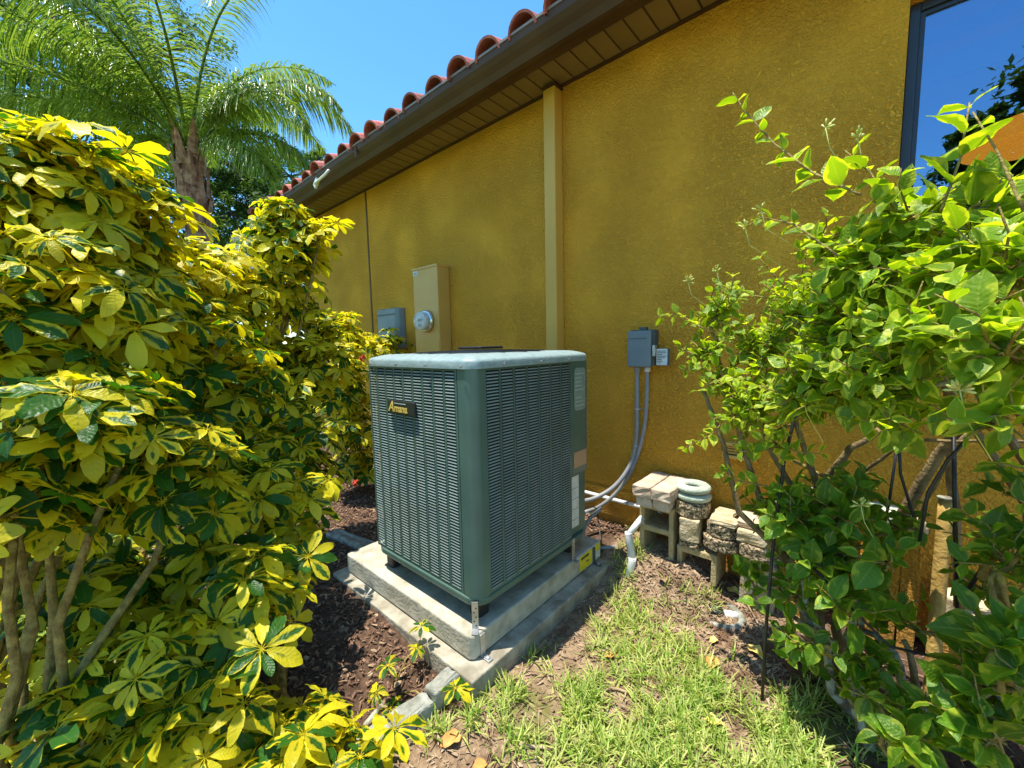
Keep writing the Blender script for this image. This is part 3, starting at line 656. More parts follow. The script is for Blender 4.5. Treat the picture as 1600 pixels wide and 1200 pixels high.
# lid: skirt, rounded rim, dark fan opening
rim = []
for r_in, z in ((-.008, 1.194), (-.009, 1.219), (-.0045, 1.2275), (.003, 1.2315), (.03, 1.2385), (.055, 1.245), (.075, 1.247)):
    rim.append((r_in, z))
b = MB(); n = None; vs = []
for (ri, z) in rim:
    p = rrect(AX0+ri, AY0+ri, AX1-ri, AY1+.006-ri, max(.02, .052-ri), 8); n = len(p); vs += [(q[0], q[1], z) for q in p]
# inner opening: circle
cx, cy = (AX0+AX1)/2, (AY0+AY1)/2+.002; rad = .335
p = rrect(AX0+.075, AY0+.075, AX1-.075, AY1-.069, .02, 8)
angs = [math.atan2(q[1]-cy, q[0]-cx) for q in p]
vs += [(cx+rad*.93*math.cos(a), cy+rad*math.sin(a), 1.248) for a in angs]
vs += [(cx+rad*.915*math.cos(a), cy+rad*.985*math.sin(a), 1.225) for a in angs]
rows_ = len(rim)+2
fs = [(j*n+k, j*n+(k+1) % n, (j+1)*n+(k+1) % n, (j+1)*n+k) for j in range(rows_-1) for k in range(n)]
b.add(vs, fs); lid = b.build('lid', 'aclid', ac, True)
b = MB(); b.lathe([(.36, 1.196), (.36, 1.2), (.001, 1.201)], 24, Matrix.Translation((cx, cy, 0))); b.build('fan_well', 'coil', ac)
b = MB()
for k in range(15):
    r_ = .045+k*.0205; b.tube([(cx+r_*.93*math.cos(2*math.pi*i/40), cy+r_*math.sin(2*math.pi*i/40), 1.2515+.007*(1-(r_/.33)**2)) for i in range(41)], .0022, 4, False)
for k in range(16):
    a = 2*math.pi*k/16; b.tube([(cx+.04*math.cos(a), cy+.04*math.sin(a), 1.2585), (cx+.32*.93*math.cos(a), cy+.32*math.sin(a), 1.2475)], .0028, 4, False)
tag(b.build('fan_grille', 'grille', ac), kind='stuff')
b = MB(); b.prism(rrect(cx-.085, cy-.085, cx+.085, cy+.085, .02, 4), 1.264, 1.276); b.build('motor_cover', 'grille', ac, bevel=.003)
b = MB()
for k in range(4):
    a0 = math.pi/2*k+.2
    pts = []
    for i in range(7):
        a = a0+1.0*i/6
        pts.append((a, .07, .29, 1.205+.018*(i/6)))
    vs = []; [vs.extend([(cx+q[1]*math.cos(q[0]), cy+q[1]*math.sin(q[0]), q[3]), (cx+q[2]*.93*math.cos(q[0]), cy+q[2]*math.sin(q[0]), q[3])]) for q in pts]
    b.add(vs, [(2*i, 2*i+1, 2*i+3, 2*i+2) for i in range(6)])
b.lathe([(.07, 1.203), (.07, 1.235), (.001, 1.24)], 16, Matrix.Translation((cx, cy, 0)))
tag(b.build('fan', 'grille', ac), kind='stuff')
for u in (.03, .26, .49, .72):   # screws of the lid skirt
    b = MB(); b.lathe([(.006, 0), (.006, .003), (.001, .005)], 8, Matrix.Translation((AX0+.03+u*.93, AY0-.0122, 1.206)) @ Matrix.Rotation(R(90), 4, 'X')); b.build('screw', 'metal', lid)
for u in (1.16, 1.40, 1.62):
    b = MB(); b.lathe([(.006, 0), (.006, .003), (.001, .005)], 8, Matrix.Translation((AX1+.0122, u, 1.206)) @ Matrix.Rotation(R(90), 4, 'Y')); b.build('screw', 'metal', lid)
# badge
b = MB(); bm = Matrix.Translation((-1.622, AY0-.016, .985)); b.box((0, 0, 0), (.206, .014, .060), bm); badge = b.build('badge', 'black', ac, bevel=.004)
def text(body, size, mat, name, parent, M4, shear=0, ext=.001, bold=0):
    cu = bpy.data.curves.new(name, 'FONT'); cu.body = body; cu.size = size; cu.shear = shear; cu.extrude = ext; cu.offset = bold; cu.resolution_u = 3
    t = bpy.data.objects.new(name+'_src', cu); col.objects.link(t)
    bpy.context.view_layer.update()
    me = bpy.data.meshes.new_from_object(t.evaluated_get(bpy.context.evaluated_depsgraph_get()))
    bpy.data.objects.remove(t); me.materials.clear(); me.materials.append(M[mat])
    me.transform(M4)
    o = bpy.data.objects.new(name, me); link(o, parent); return o
face = Matrix.Rotation(R(90), 4, 'X')
text('A', .064, 'gold', 'badge_lettering', badge, Matrix.Translation((-1.612, AY0-.0165, .996)) @ face, .25, .0012, .0012)
text('mana', .047, 'gold', 'badge_lettering', badge, Matrix.Translation((-1.566, AY0-.0165, .996)) @ face, .05, .0012, .0012)
b = MB(); b.box((-1.566, AY0-.0175, 1.032), (-1.475, AY0-.0162, 1.0345)); b.build('badge_rule', 'printlight', badge)
# perforated straps holding the unit to the pad
def strap(x, y, ang, label, z1, tilt=0):
    t = thing('hold_down_strap', (x, y, .175), label, 'strap')
    mt = Matrix.Translation((x, y, .176)) @ Matrix.Rotation(ang, 4, 'Z')
    b = MB(); b.box((-.0125, -.0012, .0), (.0125, .0012, z1), mt @ Matrix.Rotation(R(tilt), 4, 'X')); b.box((-.0125, -.03, .0005), (.0125, .0, .003), mt); s = b.build('strip', 'metal', t)
    for k in range(5):
        b = MB(); b.lathe([(.0032, 0), (.0032, .0006), (.0005, .0007)], 8, mt @ Matrix.Rotation(R(tilt), 4, 'X') @ Matrix.Translation(((-1)**k*.004, -.0014, .018+k*.018)) @ Matrix.Rotation(R(90), 4, 'X')); b.build('hole', 'coil', s)
    b = MB(); b.lathe([(.006, .003), (.006, .006), (.001, .0065)], 8, mt @ Matrix.Translation((0, -.018, 0))); b.build('bolt', 'metal', s)
strap(-1.088, .988, R(40), 'perforated steel strap at the near corner of the air conditioner', .115)
strap(-1.066, 1.655, R(90), 'perforated steel strap near the yellow label on the pad', .115)

# ------------------------------------------------------------------ masonry heap by the wall
def stone(name, poly, z0, z1, mat, label, cat, group=None, jit=.004, parent=None, bevel=.005):
    b = MB(); n = len(poly); L_ = []
    rings = 3
    vs = []
    for k in range(rings+1):
        z = z0+(z1-z0)*k/rings
        for (x, y) in poly: vs.append((x+random.uniform(-jit, jit), y+random.uniform(-jit, jit), z+(random.uniform(-jit, jit)*.5 if k in (0, rings) else 0)))
    fs = [(k*n+i, k*n+(i+1) % n, (k+1)*n+(i+1) % n, (k+1)*n+i) for k in range(rings) for i in range(n)]
    fs += [tuple(reversed(range(n))), tuple(range(rings*n, (rings+1)*n))]
    b.add(vs, fs); o = b.build(name, mat, parent, bevel=bevel)
    if label: tag(o, label, cat, group)
    return o
def rect(x0, x1, y0, y1, a=0, sub=3):
    cx, cy = (x0+x1)/2, (y0+y1)/2; pts = []
    c = [(x0, y0), (x1, y0), (x1, y1), (x0, y1)]
    for i in range(4):
        p, q = c[i], c[(i+1) % 4]
        for k in range(sub): pts.append((p[0]+(q[0]-p[0])*k/sub, p[1]+(q[1]-p[1])*k/sub))
    ca, sa = math.cos(R(a)), math.sin(R(a))
    return [(cx+(p[0]-cx)*ca-(p[1]-cy)*sa, cy+(p[0]-cx)*sa+(p[1]-cy)*ca) for p in pts]
def octa(cx, cy, rx, ry, n=10, a=0): return [(cx+rx*math.cos(2*math.pi*k/n+R(a)), cy+ry*math.sin(2*math.pi*k/n+R(a))) for k in range(n)]
# upright cinder block with two cells
def cinder(name, x0, x1, y0, y1, z0, z1, cells, label):
    b = MB(); t = .026; vs = []
    # profile in xz, extruded along y; cells are rects
    xsn = [x0, x0+t, x1-t, x1]; zz = [z0]
    for (c0, c1) in cells: zz += [c0, c1]
    zz.append(z1)
    zz = sorted(set(zz))
    solid = lambda i, j: not (i == 1 and any(abs(zz[j]-c0) < 1e-6 for c0, c1 in cells))
    nxx, nzz = len(xsn), len(zz)
    V = lambda i, j, k: k*nxx*nzz+j*nxx+i
    b_v = [(xsn[i]+random.uniform(-.0015, .0015), (y0, y1)[k], zz[j]+random.uniform(-.0015, .0015)) for k in range(2) for j in range(nzz) for i in range(nxx)]
    fs = []
    for i in range(nxx-1):
        for j in range(nzz-1):
            if not solid(i, j): continue
            fs.append((V(i, j, 0), V(i+1, j, 0), V(i+1, j+1, 0), V(i, j+1, 0)))
            fs.append((V(i, j+1, 1), V(i+1, j+1, 1), V(i+1, j, 1), V(i, j, 1)))
            for (di, dj, e) in ((-1, 0, ((i, j+1), (i, j))), (1, 0, ((i+1, j), (i+1, j+1))), (0, -1, ((i, j), (i+1, j))), (0, 1, ((i+1, j+1), (i, j+1)))):
                ni, nj = i+di, j+dj
                if not (0 <= ni < nxx-1 and 0 <= nj < nzz-1) or not solid(ni, nj):
                    (a1, b1), (a2, b2) = e; fs.append((V(a2, b2, 0), V(a1, b1, 0), V(a1, b1, 1), V(a2, b2, 1)))
    b.add(b_v, fs); o = b.build(name, 'cinder', None, bevel=.006, seg=2)
    tag(o, label, 'cinder block'); return o
cinder('cinder_block', -.890, -.705, 2.05, 2.255, .105, .408, [(.135, .255), (.285, .378)], 'upright cinder block with two open cells, bricks on top')
cinder('cinder_block', -.690, -.497, 2.06, 2.25, .06, .222, [(.06, .190)], 'low cinder block with one arched opening under the small pavers')
stone('brick', rect(-.885, -.802, 1.99, 2.245), .409, .462, 'brick', 'lower left brick of the four stacked on the upright cinder block', 'brick')
stone('brick', rect(-.796, -.715, 2.00, 2.25), .409, .460, 'brick', 'lower right brick of the four stacked on the upright cinder block', 'brick')
stone('brick', rect(-.897, -.803, 1.975, 2.26), .466, .524, 'brick', 'pinkish top brick at the left end of the masonry heap', 'brick')
stone('brick', rect(-.797, -.697, 1.972, 2.25), .466, .524, 'brick', 'yellowish top brick next to the concrete ring', 'brick')
# concrete rings
rc = onZ(1083, 757, .478)
def ring(z0, z1, dx, label):
    b = MB(); pr = []
    for k in range(12):
        a = 2*math.pi*k/12; pr.append((.060+.027*math.cos(a), (z0+z1)/2+(z1-z0)/2*math.sin(a)))
    b.lathe(pr, 32, Matrix.Translation((rc.x+dx, rc.y, 0)), True)
    tag(b.build('concrete_ring', 'ringstone', None, True), label, 'concrete ring')
rc.y = min(rc.y, 2.14)
rc = onY(1083, 757, rc.y)
ring(rc.z-.032, rc.z+.008, 0, 'upper greenish round concrete ring with a hole in its middle')
ring(rc.z-.076, rc.z-.034, .003, 'lower greenish concrete ring directly under the other ring')
zt = rc.z-.078
stone('paver', octa(rc.x, rc.y, .088, .085, 12, 8), zt-.075, zt, 'aggregate', 'dark round-cornered paver directly under the concrete rings', 'paver')
stone('paver', rect(-.680, -.585, 2.045, 2.20, 4), .262, zt-.078, 'paver', 'plain tan paver block second below the concrete rings', 'paver') if zt-.078 > .30 else None
stone('paver', rect(-.675, -.580, 2.05, 2.22, -3), .224, .2605, 'aggregate', 'thin pebbly paver lying on the low cinder block', 'paver')
def P2(px, py, Y): q = onY(px, py, Y); return q.x, q.z
X0, Zt = P2(1108, 811, 2.06); X1, Zb = P2(1149, 829, 2.06)
stone('paver', [(X0, 2.06), (X0+.05, 2.06), (X1, 2.06), (X1+.01, 2.12), (X1-.03, 2.15), (X1-.035, 2.20), (X1-.02, 2.25), (X0-.0, 2.25), (X0-.015, 2.18)], Zb+.004, Zt+.004, 'paver', 'pale paver with a concave side on top of the middle stack', 'paver')
Xa, Za = P2(1100, 832, 2.05); Xb, Zc = P2(1148, 852, 2.05)
stone('paver', octa((Xa+Xb)/2, 2.14, .080, .085, 12), Zc+.006, Zb, 'aggregate', 'dark pebbly paver second from top of the middle stack', 'paver')
Xa, Za = P2(1094, 852, 2.03); Xb, Zd = P2(1146, 876, 2.03)
stone('paver', octa((Xa+Xb)/2, 2.125, .088, .09, 10, 10), Zd+.01, Zc+.002, 'aggregate', 'pebbly paver at the bottom of the middle stack', 'paver')
Xa, Za = P2(1151, 813, 2.10); Xb, Zb2 = P2(1172, 826, 2.10)
stone('paver', rect(Xa, Xa+.13, 2.09, 2.25, 3), Zb2, Za+.006, 'brick', 'small pinkish brick on top of the right-hand stack beside the leaves', 'brick')
Xa, Za = P2(1152, 838, 2.06); Xb, Zb3 = P2(1190, 857, 2.06)
stone('paver', rect(Xa, Xa+.16, 2.06, 2.24, -4), Zb3+.002, Zb2-.003, 'paver', 'tan paver in the middle of the right-hand stack beside the leaves', 'paver')
Xa, Za = P2(1149, 858, 2.03); Xb, Zb4 = P2(1195, 884, 2.03)
stone('paver', octa(Xa+.085, 2.13, .095, .10, 9, 20), Zb4, Zb3-.002, 'aggregate', 'pebbly paver at the bottom of the right-hand stack, overhanging', 'paver')
stone('paver', rect(Xa+.01, Xa+.15, 2.10, 2.25), gh(Xa+.1, 2.15)-.02, Zb4-.002, 'paver', 'tan block on the soil under the right-hand stack', 'paver')
# pale stones along the wall seen through the bush
for (px, py, wdt, lab, mt_) in ((1221, 790, .07, 'pinkish stone behind the black garden stake', 'brick'), (1250, 768, .09, 'white broken stone on edge seen through the bush', 'pvc'), (1283, 795, .05, 'small pale stone just right of the white broken stone', 'paver'), (1380, 800, .13, 'rounded grey-white stone between two thin stakes', 'ringstone'), (1428, 818, .06, 'small white stone left of the wooden post', 'paver'), (1512, 940, .12, 'flat white stone right of the wooden post', 'paver'), (1580, 962, .10, 'flat pale stone at the right edge under the bush', 'paver')):
    q = onY(px, py, 2.17)
    zz = q.z
    stone('stone', octa(q.x, 2.17, wdt*.62, .07, 9, random.uniform(0, 40)), zz-.05, zz+.02, mt_, lab, 'stone', jit=.008, bevel=.012)
    if zz-.05 > .08: stone('paver', rect(q.x-wdt*.45, q.x+wdt*.45, 2.16, 2.28), gh(q.x, 2.17)-.02, zz-.052, 'stucco', 'ochre block under the '+lab, 'paver')
# edging stones from the pad corner towards the camera, and one left of the pad
for (x0, x1, y0, y1, a, z1, lab) in ((-1.128, -1.060, .768, .880, 1, .078, 'grey edging stone butting against the pad corner'), (-1.140, -1.068, .625, .762, -4, .058, 'mossy grey edging stone half hidden by the young leaves'), (-1.155, -1.080, .45, .619, -5, .060, 'grey edging stone nearest the camera')):
    stone('edging_stone', rect(x0, x1, y0, y1, a), -.05, z1, 'edging', lab, 'edging stone', jit=.006, bevel=.01)
stone('edging_stone', rect(-2.62, -2.17, 1.10, 1.20, 8), -.05, .075, 'edging', 'dark edging stone in the mulch left of the concrete pad', 'edging stone', jit=.01, bevel=.015)

# sprinkler
vv = onZ(1118, 952, .015)
spk = thing('sprinkler', (vv.x, vv.y, 0), 'black pop-up sprinkler head with white fitting in the soil', 'sprinkler')
b = MB(); b.lathe([(.032, -.03), (.034, .012), (.030, .021), (.016, .022), (.014, .017), (.001, .017)], 24, Matrix.Translation((vv.x, vv.y, .002))); b.build('cap', 'black', spk, True)
b = MB(); b.lathe([(.013, .0), (.012, .006), (.006, .007), (.001, .004)], 16, Matrix.Translation((vv.x, vv.y, .020))); b.build('nozzle', 'metal', spk, True)
b = MB(); b.tube([(vv.x+.034, vv.y+.012, .002), (vv.x+.085, vv.y+.035, .0)], .019, 12); b.build('fitting', 'pvc', spk, True)
b = MB(); pr = []
for k in range(10):
    a = 2*math.pi*k/10; pr.append((.092+.016*math.cos(a), .004+.012*math.sin(a)))
b.lathe(pr, 28, Matrix.Translation((vv.x+.02, vv.y-.005, -.002)), True); tag(b.build('sprinkler_collar', 'edging', None, True), 'half buried concrete collar around the sprinkler', 'collar')

# ------------------------------------------------------------------ leaves
def leafgeo(b, base, ax, nrm, Ln, Wd, droop, fold, prof, rnd, wav=0):
    """one leaf blade added to b: base point, axis, normal"""
    side = ax.cross(nrm).normalized(); k = len(b.v); vs = []; cs = []; n = len(prof)
    for i, (t, wv) in enumerate(prof):
        c = base+ax*(Ln*t)-nrm*(droop*Ln*t*t)
        for s in (-1, 0, 1):
            dz = fold*Wd*wv*abs(s)+(wav*Wd*math.sin(t*11+s*1.7+rnd*9) if s else 0)
            vs.append(c+side*(s*Wd*.5*wv)+nrm*dz); cs.append((abs(s)*1.0, t, rnd))
    fs = []
    for i in range(n-1):
        fs += [(3*i, 3*i+1, 3*i+4, 3*i+3), (3*i+1, 3*i+2, 3*i+5, 3*i+4)]
    b.add(vs, fs, cs)
OBO = [(0, .06), (.14, .42), (.36, .80), (.62, 1), (.84, .76), (.96, .36), (1, .10)]
OVA = [(0, .05), (.06, .36), (.16, .74), (.30, .97), (.45, 1), (.62, .84), (.78, .55), (.90, .26), (1, .02)]
def compound(rng, elev, bright):
    b = MB(); Lp = rng.uniform(.07, .14)
    hub = Vector((math.cos(elev)*Lp, 0, math.sin(elev)*Lp)); mid = hub*.5+Vector((0, 0, .01))
    b.uc = True
    b.tube([(0, 0, 0), mid, hub], [.0024, .002, .002], 4)
    b.c[-12:] = [(1, .5, .3)]*12
    nrm = Vector((.45*math.cos(elev), rng.uniform(-.15, .15), .9)).normalized()
    u = (Vector((1, 0, 0))-nrm*nrm.x).normalized(); v = nrm.cross(u)
    n = rng.randint(7, 9); drp = rng.uniform(.15, .45)
    for k in range(n):
        a = 2*math.pi*(k+.5)/n + rng.uniform(-.12, .12)+math.pi
        ax = u*math.cos(a)+v*math.sin(a)
        Ln = rng.uniform(.060, .100)*(.78 if abs((a % (2*math.pi))-math.pi) < .6 else 1)
        b.tube([hub, hub+ax*.014+nrm*.003], .0012, 3, False); b.c[-6:] = [(1, .5, .3)]*6
        q_ = rng.random(); rn = rng.gauss(1.05, .15) if q_ < (.60 if bright else .30) else (rng.gauss(-.55, .2) if q_ > (.86 if bright else .62) else rng.gauss(.25, .2))
        leafgeo(b, hub+ax*.012+nrm*.003, (ax+nrm*.12).normalized(), nrm, Ln, Ln*rng.uniform(.40, .48), drp+rng.uniform(-.15, .3), rng.uniform(.05, .2), OBO, rn, .11)
    return b
rng = random.Random(3)
CV = {}
for br in (0, 1):
    for ei, ev in enumerate((.0, .5, 1.0)):
        for q in range(4): CV[(br, ei, q)] = compound(rng, ev, br)
CM = {k: v.mesh('compound_leaf', 'sheff', True) for k, v in CV.items()}
def merge_into(dst, src, mt):
    dst.add([mt @ Vector(v) for v in src.v], src.f, src.c)
def wob(p, q, n, amp):
    out = []
    d = (q-p)
    for i in range(n+1):
        t = i/n; o_ = Vector((random.uniform(-1, 1), random.uniform(-1, 1), random.uniform(-.4, .4)))*amp*math.sin(math.pi*t)
        out.append(p+d*t+o_)
    return out
def blob_pt(bl):
    px, py, d, rp = bl[:4]
    c = atD(px, py, d); r = rp*d/FPX
    while True:
        v = Vector((random.uniform(-1, 1), random.uniform(-1, 1), random.uniform(-1, 1)))
        if v.length <= 1: break
    v = v.normalized()*v.length**.6
    return c+v*r, c, r
def place_leaves(root, items, meshes, src, cap, lname, stuffname, mat):
    """items: (distance, matrix, variant). nearest cap become leaf objects, the rest one stuff part"""
    items.sort(key=lambda t: t[0])
    for d, mt, k in items[:cap]:
        o = bpy.data.objects.new(lname, meshes[k]); o.matrix_basis = mt; link(o, root)
    if len(items) > cap:
        b = MB(); b.uc = True
        for d, mt, k in items[cap:]: merge_into(b, src[k], mt)
        tag(b.build(stuffname, mat, root, True), kind='stuff')
def visible(p):
    v = p-CAM; d = v.dot(FW)
    if d < .05: return False
    x = 800+FPX*v.dot(RT)/d; y = 600-FPX*v.dot(UT)/d
    return -220 < x < 1820 and -220 < y < 1420
def schefflera(base, blobs, label, group, bright_z, lpt=(9, 13), stems=None, mind=.46):
    root = thing('variegated_shrub', base, label, 'shrub', group)
    items = []; tips = []
    for bl in blobs:
        for k in range(bl[4]):
            p, c, r = blob_pt(bl)
            if p.z < .12: p.z = .12+random.random()*.1
            if (p-CAM).length < mind: continue
            tips.append((p, c))
    fork = []
    base = Vector(base)
    for bl in blobs:
        c = atD(bl[0], bl[1], bl[2]); r = bl[3]*bl[2]/FPX
        low = c-Vector((0, 0, r*.9)); low.z = max(low.z, .15)
        st = base+Vector((random.uniform(-.12, .12), random.uniform(-.12, .12), 0))
        pts = wob(st, low, 5, .05); r0 = .012+.005*random.random()
        b = MB(); b.tube(pts, [r0-(r0-.008)*i/5 for i in range(6)], 7, jit=.08); b.build('stem', 'stem', root, True)
        fork.append((c, low))
    tw = MB()
    for p, c in tips:
        low = min(fork, key=lambda f: (f[0]-c).length)[1]
        st = low.lerp(c, random.random()*.35)
        pts = wob(st, p, 4, .03)
        tw.tube(pts, [.0085, .007, .006, .005, .004], 5)
        n = random.randint(*lpt); a = random.random()*6.28
        seg = (pts[-1]-pts[-2])
        for k in range(n):
            t = k/n; pos = p-(p-st).normalized()*min(.24, (p-st).length)*(t**.9) if (p-st).length > .02 else p
            a += 2.4
            ei = 2 if t < .25 else (1 if t < .65 else 0)
            br = 1 if (pos.z+random.uniform(-.25, .25) > bright_z) else 0
            if random.random() < .18: br = 1-br
            s = random.uniform(.72, 1.18)
            mt = Matrix.Translation(pos) @ Matrix.Rotation(a, 4, 'Z') @ Matrix.Rotation(random.uniform(-.45, .65), 4, 'Y') @ Matrix.Rotation(random.uniform(-.55, .55), 4, 'X') @ Matrix.Scale(s, 4)
            if visible(pos) and (pos-CAM).length > mind:
                items.append(((pos-CAM).length, mt, (br, ei, random.randint(0, 3))))
    tag(tw.build('twigs', 'stem', root, True), kind='stuff')
    place_leaves(root, items, CM, CV, 290, 'compound_leaf', 'foliage', 'sheff')
    return len(items)
HG = 'variegated umbrella shrubs of the hedge'
cnt = []
cnt.append(schefflera((-1.75, -.35, 0), [(15, 365, 1.15, 90, 5), (112, 335, 1.2, 48, 5), (188, 375, 1.32, 34, 4), (60, 470, 1.1, 105, 7), (190, 455, 1.25, 85, 8), (232, 440, 1.6, 32, 4), (35, 268, 1.15, 12, 2), (130, 272, 1.2, 12, 2), (228, 345, 1.35, 10, 1), (5, 250, 1.1, 10, 1)], 'tallest yellow-green variegated umbrella shrub at the upper left edge', HG, 1.05))
cnt.append(schefflera((-1.5, -.22, 0), [(60, 630, 1.0, 95, 4), (190, 620, 1.1, 90, 4), (20, 790, .95, 30, 1), (270, 730, 1.25, 60, 4), (110, 760, 1.15, 70, 6), (40, 720, 1.05, 45, 3), (120, 880, 1.3, 60, 4)], 'nearest variegated umbrella shrub at the left edge with thick bare stems', HG, 1.35))
cnt.append(schefflera((-1.95, .10, 0), [(300, 500, 1.65, 66, 6), (345, 575, 1.65, 90, 8), (300, 650, 1.55, 85, 6), (370, 725, 1.55, 68, 5), (262, 485, 1.65, 45, 5), (315, 452, 1.9, 32, 6), (362, 462, 2.0, 30, 6), (285, 420, 1.8, 8, 1), (345, 420, 1.9, 8, 1)], 'yellow-green variegated umbrella shrub in the middle of the hedge', HG, 1.2))
cnt.append(schefflera((-2.55, .55, 0), [(455, 378, 2.3, 38, 7), (448, 345, 2.3, 8, 2), (498, 370, 2.3, 8, 1), (412, 378, 2.3, 8, 1), (440, 440, 2.3, 60, 7), (420, 530, 2.3, 75, 8), (480, 560, 2.4, 60, 7), (460, 650, 2.3, 75, 8), (490, 730, 2.35, 50, 5)], 'variegated umbrella shrub whose tall yellow shoot rises in front of the gutter', HG, 1.1))
cnt.append(schefflera((-3.3, 1.05, 0), [(540, 520, 3.3, 32, 7), (530, 590, 3.2, 45, 9), (600, 540, 3.8, 24, 6), (545, 660, 3.2, 40, 7), (650, 548, 4.1, 16, 4), (560, 720, 3.4, 24, 4)], 'variegated umbrella shrub right behind the air conditioner at the wall', HG, .9))
cnt.append(schefflera((-1.42, .42, 0), [(405, 925, 1.32, 38, 4), (330, 850, 1.5, 50, 4), (450, 800, 1.75, 50, 5), (310, 970, 1.4, 50, 3), (430, 880, 1.6, 40, 3)], 'variegated umbrella shrub with a bright yellow whorl at knee height', HG, .5, (6, 9)))
cnt.append(schefflera((-1.55, .02, 0), [(240, 1050, 1.15, 70, 4), (130, 1150, 1.0, 60, 3), (330, 1130, 1.1, 65, 5), (60, 1000, 1.15, 60, 2), (160, 930, 1.3, 60, 3)], 'low green variegated shrub in the bottom left corner', HG, 1.4, (6, 9)))
cnt.append(schefflera((-1.15, .30, 0), [(450, 1165, 1.12, 45, 3), (535, 1195, 1.1, 35, 2)], 'small bright yellow shrub at the bottom edge beside the mulch', HG, .1, (6, 8)))
# young sprig beside the edging stones
yr = thing('young_shrub', (-1.25, .5, 0), 'young yellow and green umbrella seedling leaning over the mulch beside the pad corner', 'shrub')
b = MB(); s0 = onZ(548, 1168, .02); s1 = atD(612, 1085, 1.52)
b.tube([s0, s0.lerp(s1, .5)+Vector((0, 0, .008)), s1], [.013, .011, .009], 8); b.build('stem', 'lichen', yr, True)
its = []
for (px, py, d, s) in ((622, 1035, 1.45, .62), (690, 1082, 1.42, .72), (626, 1105, 1.42, .66), (655, 985, 1.6, .6), (600, 1075, 1.5, .5), (640, 1020, 1.56, .5)):
    hubp = atD(px, py, d); az = random.uniform(0, 6.28)
    k = (random.randint(0, 1), 2, random.randint(0, 3))
    mt = Matrix.Translation(hubp-Vector((0, 0, .10*s))) @ Matrix.Rotation(az, 4, 'Z') @ Matrix.Rotation(random.uniform(-.3, .1), 4, 'Y') @ Matrix.Scale(s, 4)
    its.append((d, mt, k))
    b = MB(); b.tube([s1, s1.lerp(hubp, .5)+Vector((0, 0, .01)), hubp-Vector((0, 0, .10*s))], .003, 5); b.build('twig', 'stem', yr, True)
place_leaves(yr, its, CM, CV, 50, 'compound_leaf', 'foliage', 'sheff')
# red ixora-like blossoms in the hedge
for (px, py, d, lab) in ((566, 560, 3.0, 'small red blossom cluster beside the left edge of the air conditioner'), (520, 617, 2.6, 'small red blossom cluster low in the yellow hedge'), (556, 755, 2.9, 'red blossom cluster close to the mulch beside the hedge')):
    c = atD(px, py, d); b = MB()
    for k in range(16):
        v = Vector((random.gauss(0, 1), random.gauss(0, 1), random.gauss(0, 1))).normalized(); q = c+v*.022; n_ = v; u = n_.orthogonal().normalized(); w_ = n_.cross(u)
        b.add([c+v*.004, q+u*.008, q+v*.006, q+w_*.008, q-u*.008, q-w_*.008], [(0, 1, 2, 3), (0, 4, 2, 5), (1, 3, 2), (0, 1, 4)])
    tag(b.build('blossom', 'flower', None), lab, 'flower')

# jasmine bushes on the right
def simple_leaf(rng, Ln, wr):
    b = MB(); b.uc = True
    leafgeo(b, Vector((.004, 0, 0)), Vector((1, 0, .1)).normalized(), Vector((-.1, 0, 1)).normalized(), Ln, Ln*wr, rng.uniform(.05, .55), rng.uniform(.06, .24), OVA, rng.uniform(0, .75), .05)
    return b
JV = {(s, q): simple_leaf(rng, Ln, rng.uniform(.56, .72)) for s, Ln in enumerate((.050, .072, .092)) for q in range(8)}
JM = {}
for mname in ('jas', 'jasdark'): JM[mname] = {k: v.mesh('leaf', mname, True) for k, v in JV.items()}
def leaf_pairs(items, pts, sizes, step, root_d=.0):
    acc = 0; flip = random.random()*3
    tot = sum((pts[i+1]-pts[i]).length for i in range(len(pts)-1)); done = 0
    for i in range(len(pts)-1):
        d = (pts[i+1]-pts[i]); Ls = d.length; dn = d.normalized(); t = 0
        while acc+Ls-t > step:
            t += step-acc; acc = 0; pos = pts[i]+dn*t; flip += 1.57
            fr = (done+t)/max(tot, .01)
            u = dn.orthogonal().normalized(); v = dn.cross(u)
            for sgn in (1, -1):
                out = (u*math.cos(flip)+v*math.sin(flip))*sgn+dn*.45; out.z += .10; out.normalize()
                up = Vector((random.uniform(-.8, .7), random.uniform(-1.1, .35), 1))
                up = (up-out*up.dot(out)).normalized(); y_ = up.cross(out)
                s = random.choice(sizes); sc_ = random.uniform(.8, 1.2)*(1-.35*fr)
                mt = Matrix(((out.x, y_.x, up.x, pos.x), (out.y, y_.y, up.y, pos.y), (out.z, y_.z, up.z, pos.z), (0, 0, 0, 1))) @ Matrix.Scale(sc_, 4)
                if visible(pos) and (pos-CAM).length > .38 and pos.y < WY-.05:
                    items.append(((pos-CAM).length/(.5+s), mt, (s, random.randint(0, 7))))
        acc += Ls-t; done += Ls
def yd(q, off):
    return (q[0], q[1], (q[2]+off)/ray(q[0], q[1]).y)+tuple(q[3:])
